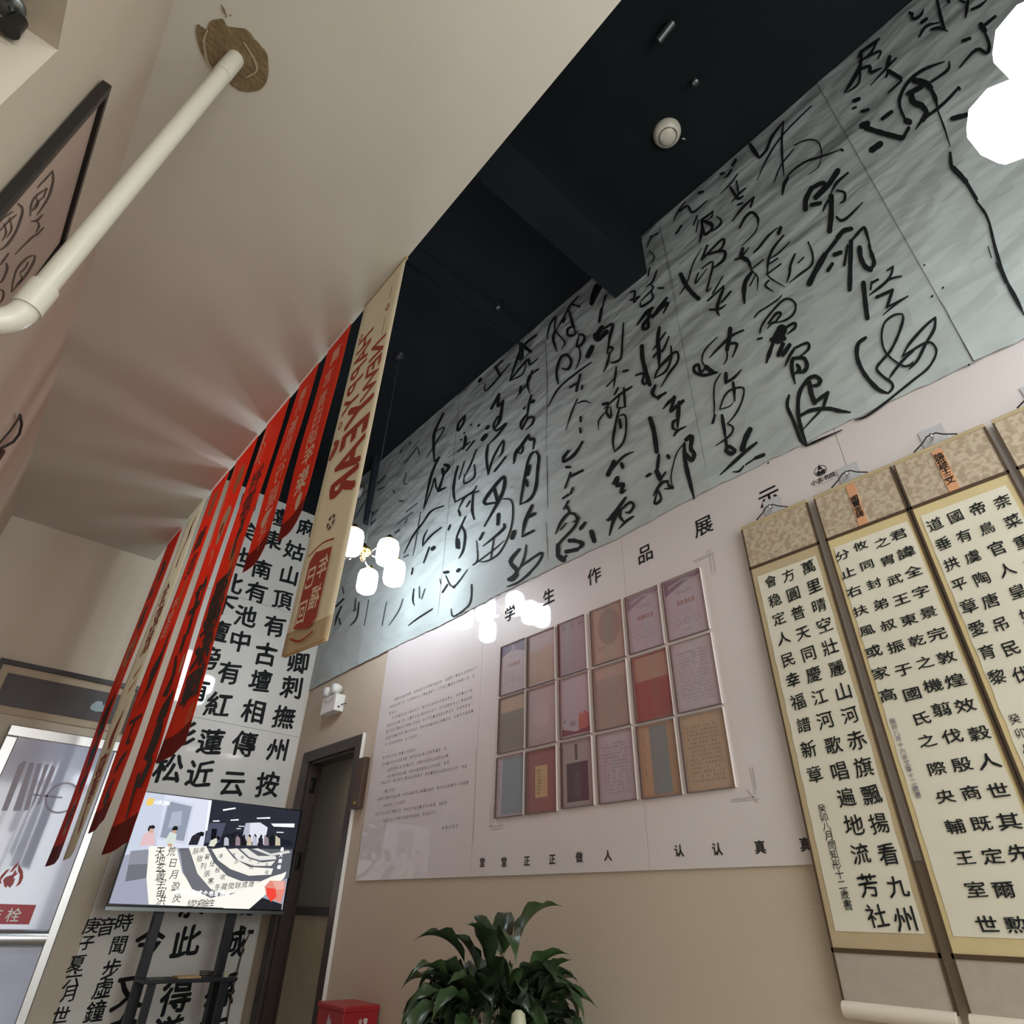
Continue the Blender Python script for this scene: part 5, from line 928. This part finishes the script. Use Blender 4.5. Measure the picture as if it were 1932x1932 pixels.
# ================================================================ LEFT WALL
fy0, fy1, fz1, fz0 = 1.304, 1.944, 1.853, 1.20
fx = xl(1.6)
t = thing('framed_seal_script', 'black framed calligraphy in grey seal script high on the left wall', 'picture', (fx, 1.62, fz0))
bw = .026
for a, b in (((fx-.0, fy0, fz0), (fx+.024, fy0+bw, fz1)), ((fx, fy1-bw, fz0), (fx+.024, fy1, fz1)), ((fx, fy0+bw, fz1-bw), (fx+.024, fy1-bw, fz1)), ((fx, fy0+bw, fz0), (fx+.024, fy1-bw, fz0+bw))): MB().box(a, b, 'frame_black').build('frame_bar', parent=t, bevel=.003)
MB().box((fx+.001, fy0+bw, fz0+bw), (fx+.012, fy1-bw, fz1-bw), 'frame_paper').build('backing_paper', parent=t)
m = MB(); LP = lambda x, y: wx(x, y, fx+.0135)
LS = lambda d: strokes(m, d, 0, 240, 4.83, LP, Vector((0, 0, 0)), 'seal_ink')
LS('14 345,550 430,460 480,400; 18 480,400 488,490 440,650 340,800; 12 430,560 400,640; 14 430,560 340,620 290,700 280,810; 14 300,760 350,680 400,640; 12 330,640 350,700 320,750; 16 390,800 340,850 280,860; 14 340,850 360,900 330,960; 14 400,915 350,970 290,1010 140,1160;'
   '18 170,700 210,760 150,950 60,1080 0,1120; 12 120,770 30,830 0,870; 12 150,800 60,880 0,950; 12 90,830 110,930 60,1010; 12 40,880 60,960 20,1040; 14 300,1170 240,1200 150,1310 105,1500; 18 320,1170 310,1230 230,1360 110,1500; 12 260,1230 230,1290 180,1330; 12 190,1340 200,1390 150,1430; 14 80,1150 40,1210 0,1260; 16 60,1240 70,1290 30,1390 0,1420; 14 0,1480 35,1500 30,1560 0,1600')
m.build('seal_script_writing', parent=t)
MB().box((fx+.0145, fy0+bw, fz0+bw), (fx+.0160, fy1-bw, fz1-bw), 'acrylic').build('glazing', parent=t)
# waste pipe
pt_, pb_ = wz(440, 116, SO-.02), wx(62, 568, -.262)
axis = (pb_-pt_).normalized(); R_ = .026
t = thing('waste_pipe', 'off white plastic waste pipe coming down from the soffit in front of the left wall', 'pipe', pt_)
MB().cyl(pt_-axis*.02, pb_, R_, 'pvc', 28).build('pipe_run', parent=t)
MB().cyl(pt_-axis*.02, pt_+axis*.10, R_+.003, 'pvc', 28).build('coupling', parent=t)
MB().cyl(pb_-axis*.05, pb_+axis*.03, R_+.007, 'pvc', 28).build('elbow_socket', parent=t)
c0 = pb_+axis*.03; side = Vector((-.75, -.25, 0)).normalized(); arc = []
for k in range(9):
    a = k/8*math.radians(62); arc.append(c0+axis*(.11*math.sin(a))+side*(.11*(1-math.cos(a))))
MB().tube(arc, R_+.004, 'pvc', 24).build('elbow', parent=t)
MB().cyl(arc[-1], arc[-1]+(arc[-1]-arc[-2]).normalized()*.05, R_+.008, 'pvc', 24).build('elbow_socket', parent=t)
d2 = (arc[-1]-arc[-2]).normalized(); MB().cyl(arc[-1], arc[-1]+d2*.25, R_, 'pvc', 24).build('lower_run', parent=t)
# spotlight in the recess
a = wz(24, 8, OZ-.0)
t = thing('spotlight', 'small dark grey adjustable spotlight under the recess ceiling at the upper left', 'lamp', (a.x, a.y, OZ))
MB().lathe((a.x, a.y, OZ), [(0, -.014), (.022, -.014), (.024, 0)], 'steel_dark', 16).build('base', parent=t)
MB().cyl((a.x, a.y, OZ-.01), wz(27, 42, OZ-.035), .005, 'steel_dark', 8).build('bracket', parent=t)
lc = wz(27, 46, OZ-.05); MB().cyl((lc.x, lc.y, lc.z+.022), (lc.x, lc.y, lc.z-.022), .015, 'tv_black', 18, r2=.019).build('lamp_can', parent=t)
# edge of a hanging scroll on the left wall
hx = xl(3.3)+.02
t = thing('wall_hook_scroll', 'dark cord loop and rod end of a scroll hung on the left wall', 'scroll', (hx, 3.4, 1.0))
pts = [wx(38, 783, hx), wx(41, 800, hx), wx(37, 818, hx), wx(25, 834, hx), wx(0, 847, hx), wx(-20, 850, hx)]
MB().tube(pts, .006, 'cord_black').build('hanging_cord', parent=t)
MB().tube([pts[0], wx(33, 793, hx), wx(20, 812, hx), wx(-6, 842, hx)], .004, 'cord_black').build('hanging_cord', parent=t)
MB().tube([wx(5, 850, hx+.01), wx(-30, 905, hx+.01)], .012, 'brown_wood').build('rod', parent=t)
bpy.data.objects.remove(_fo); bpy.data.curves.remove(_fc)
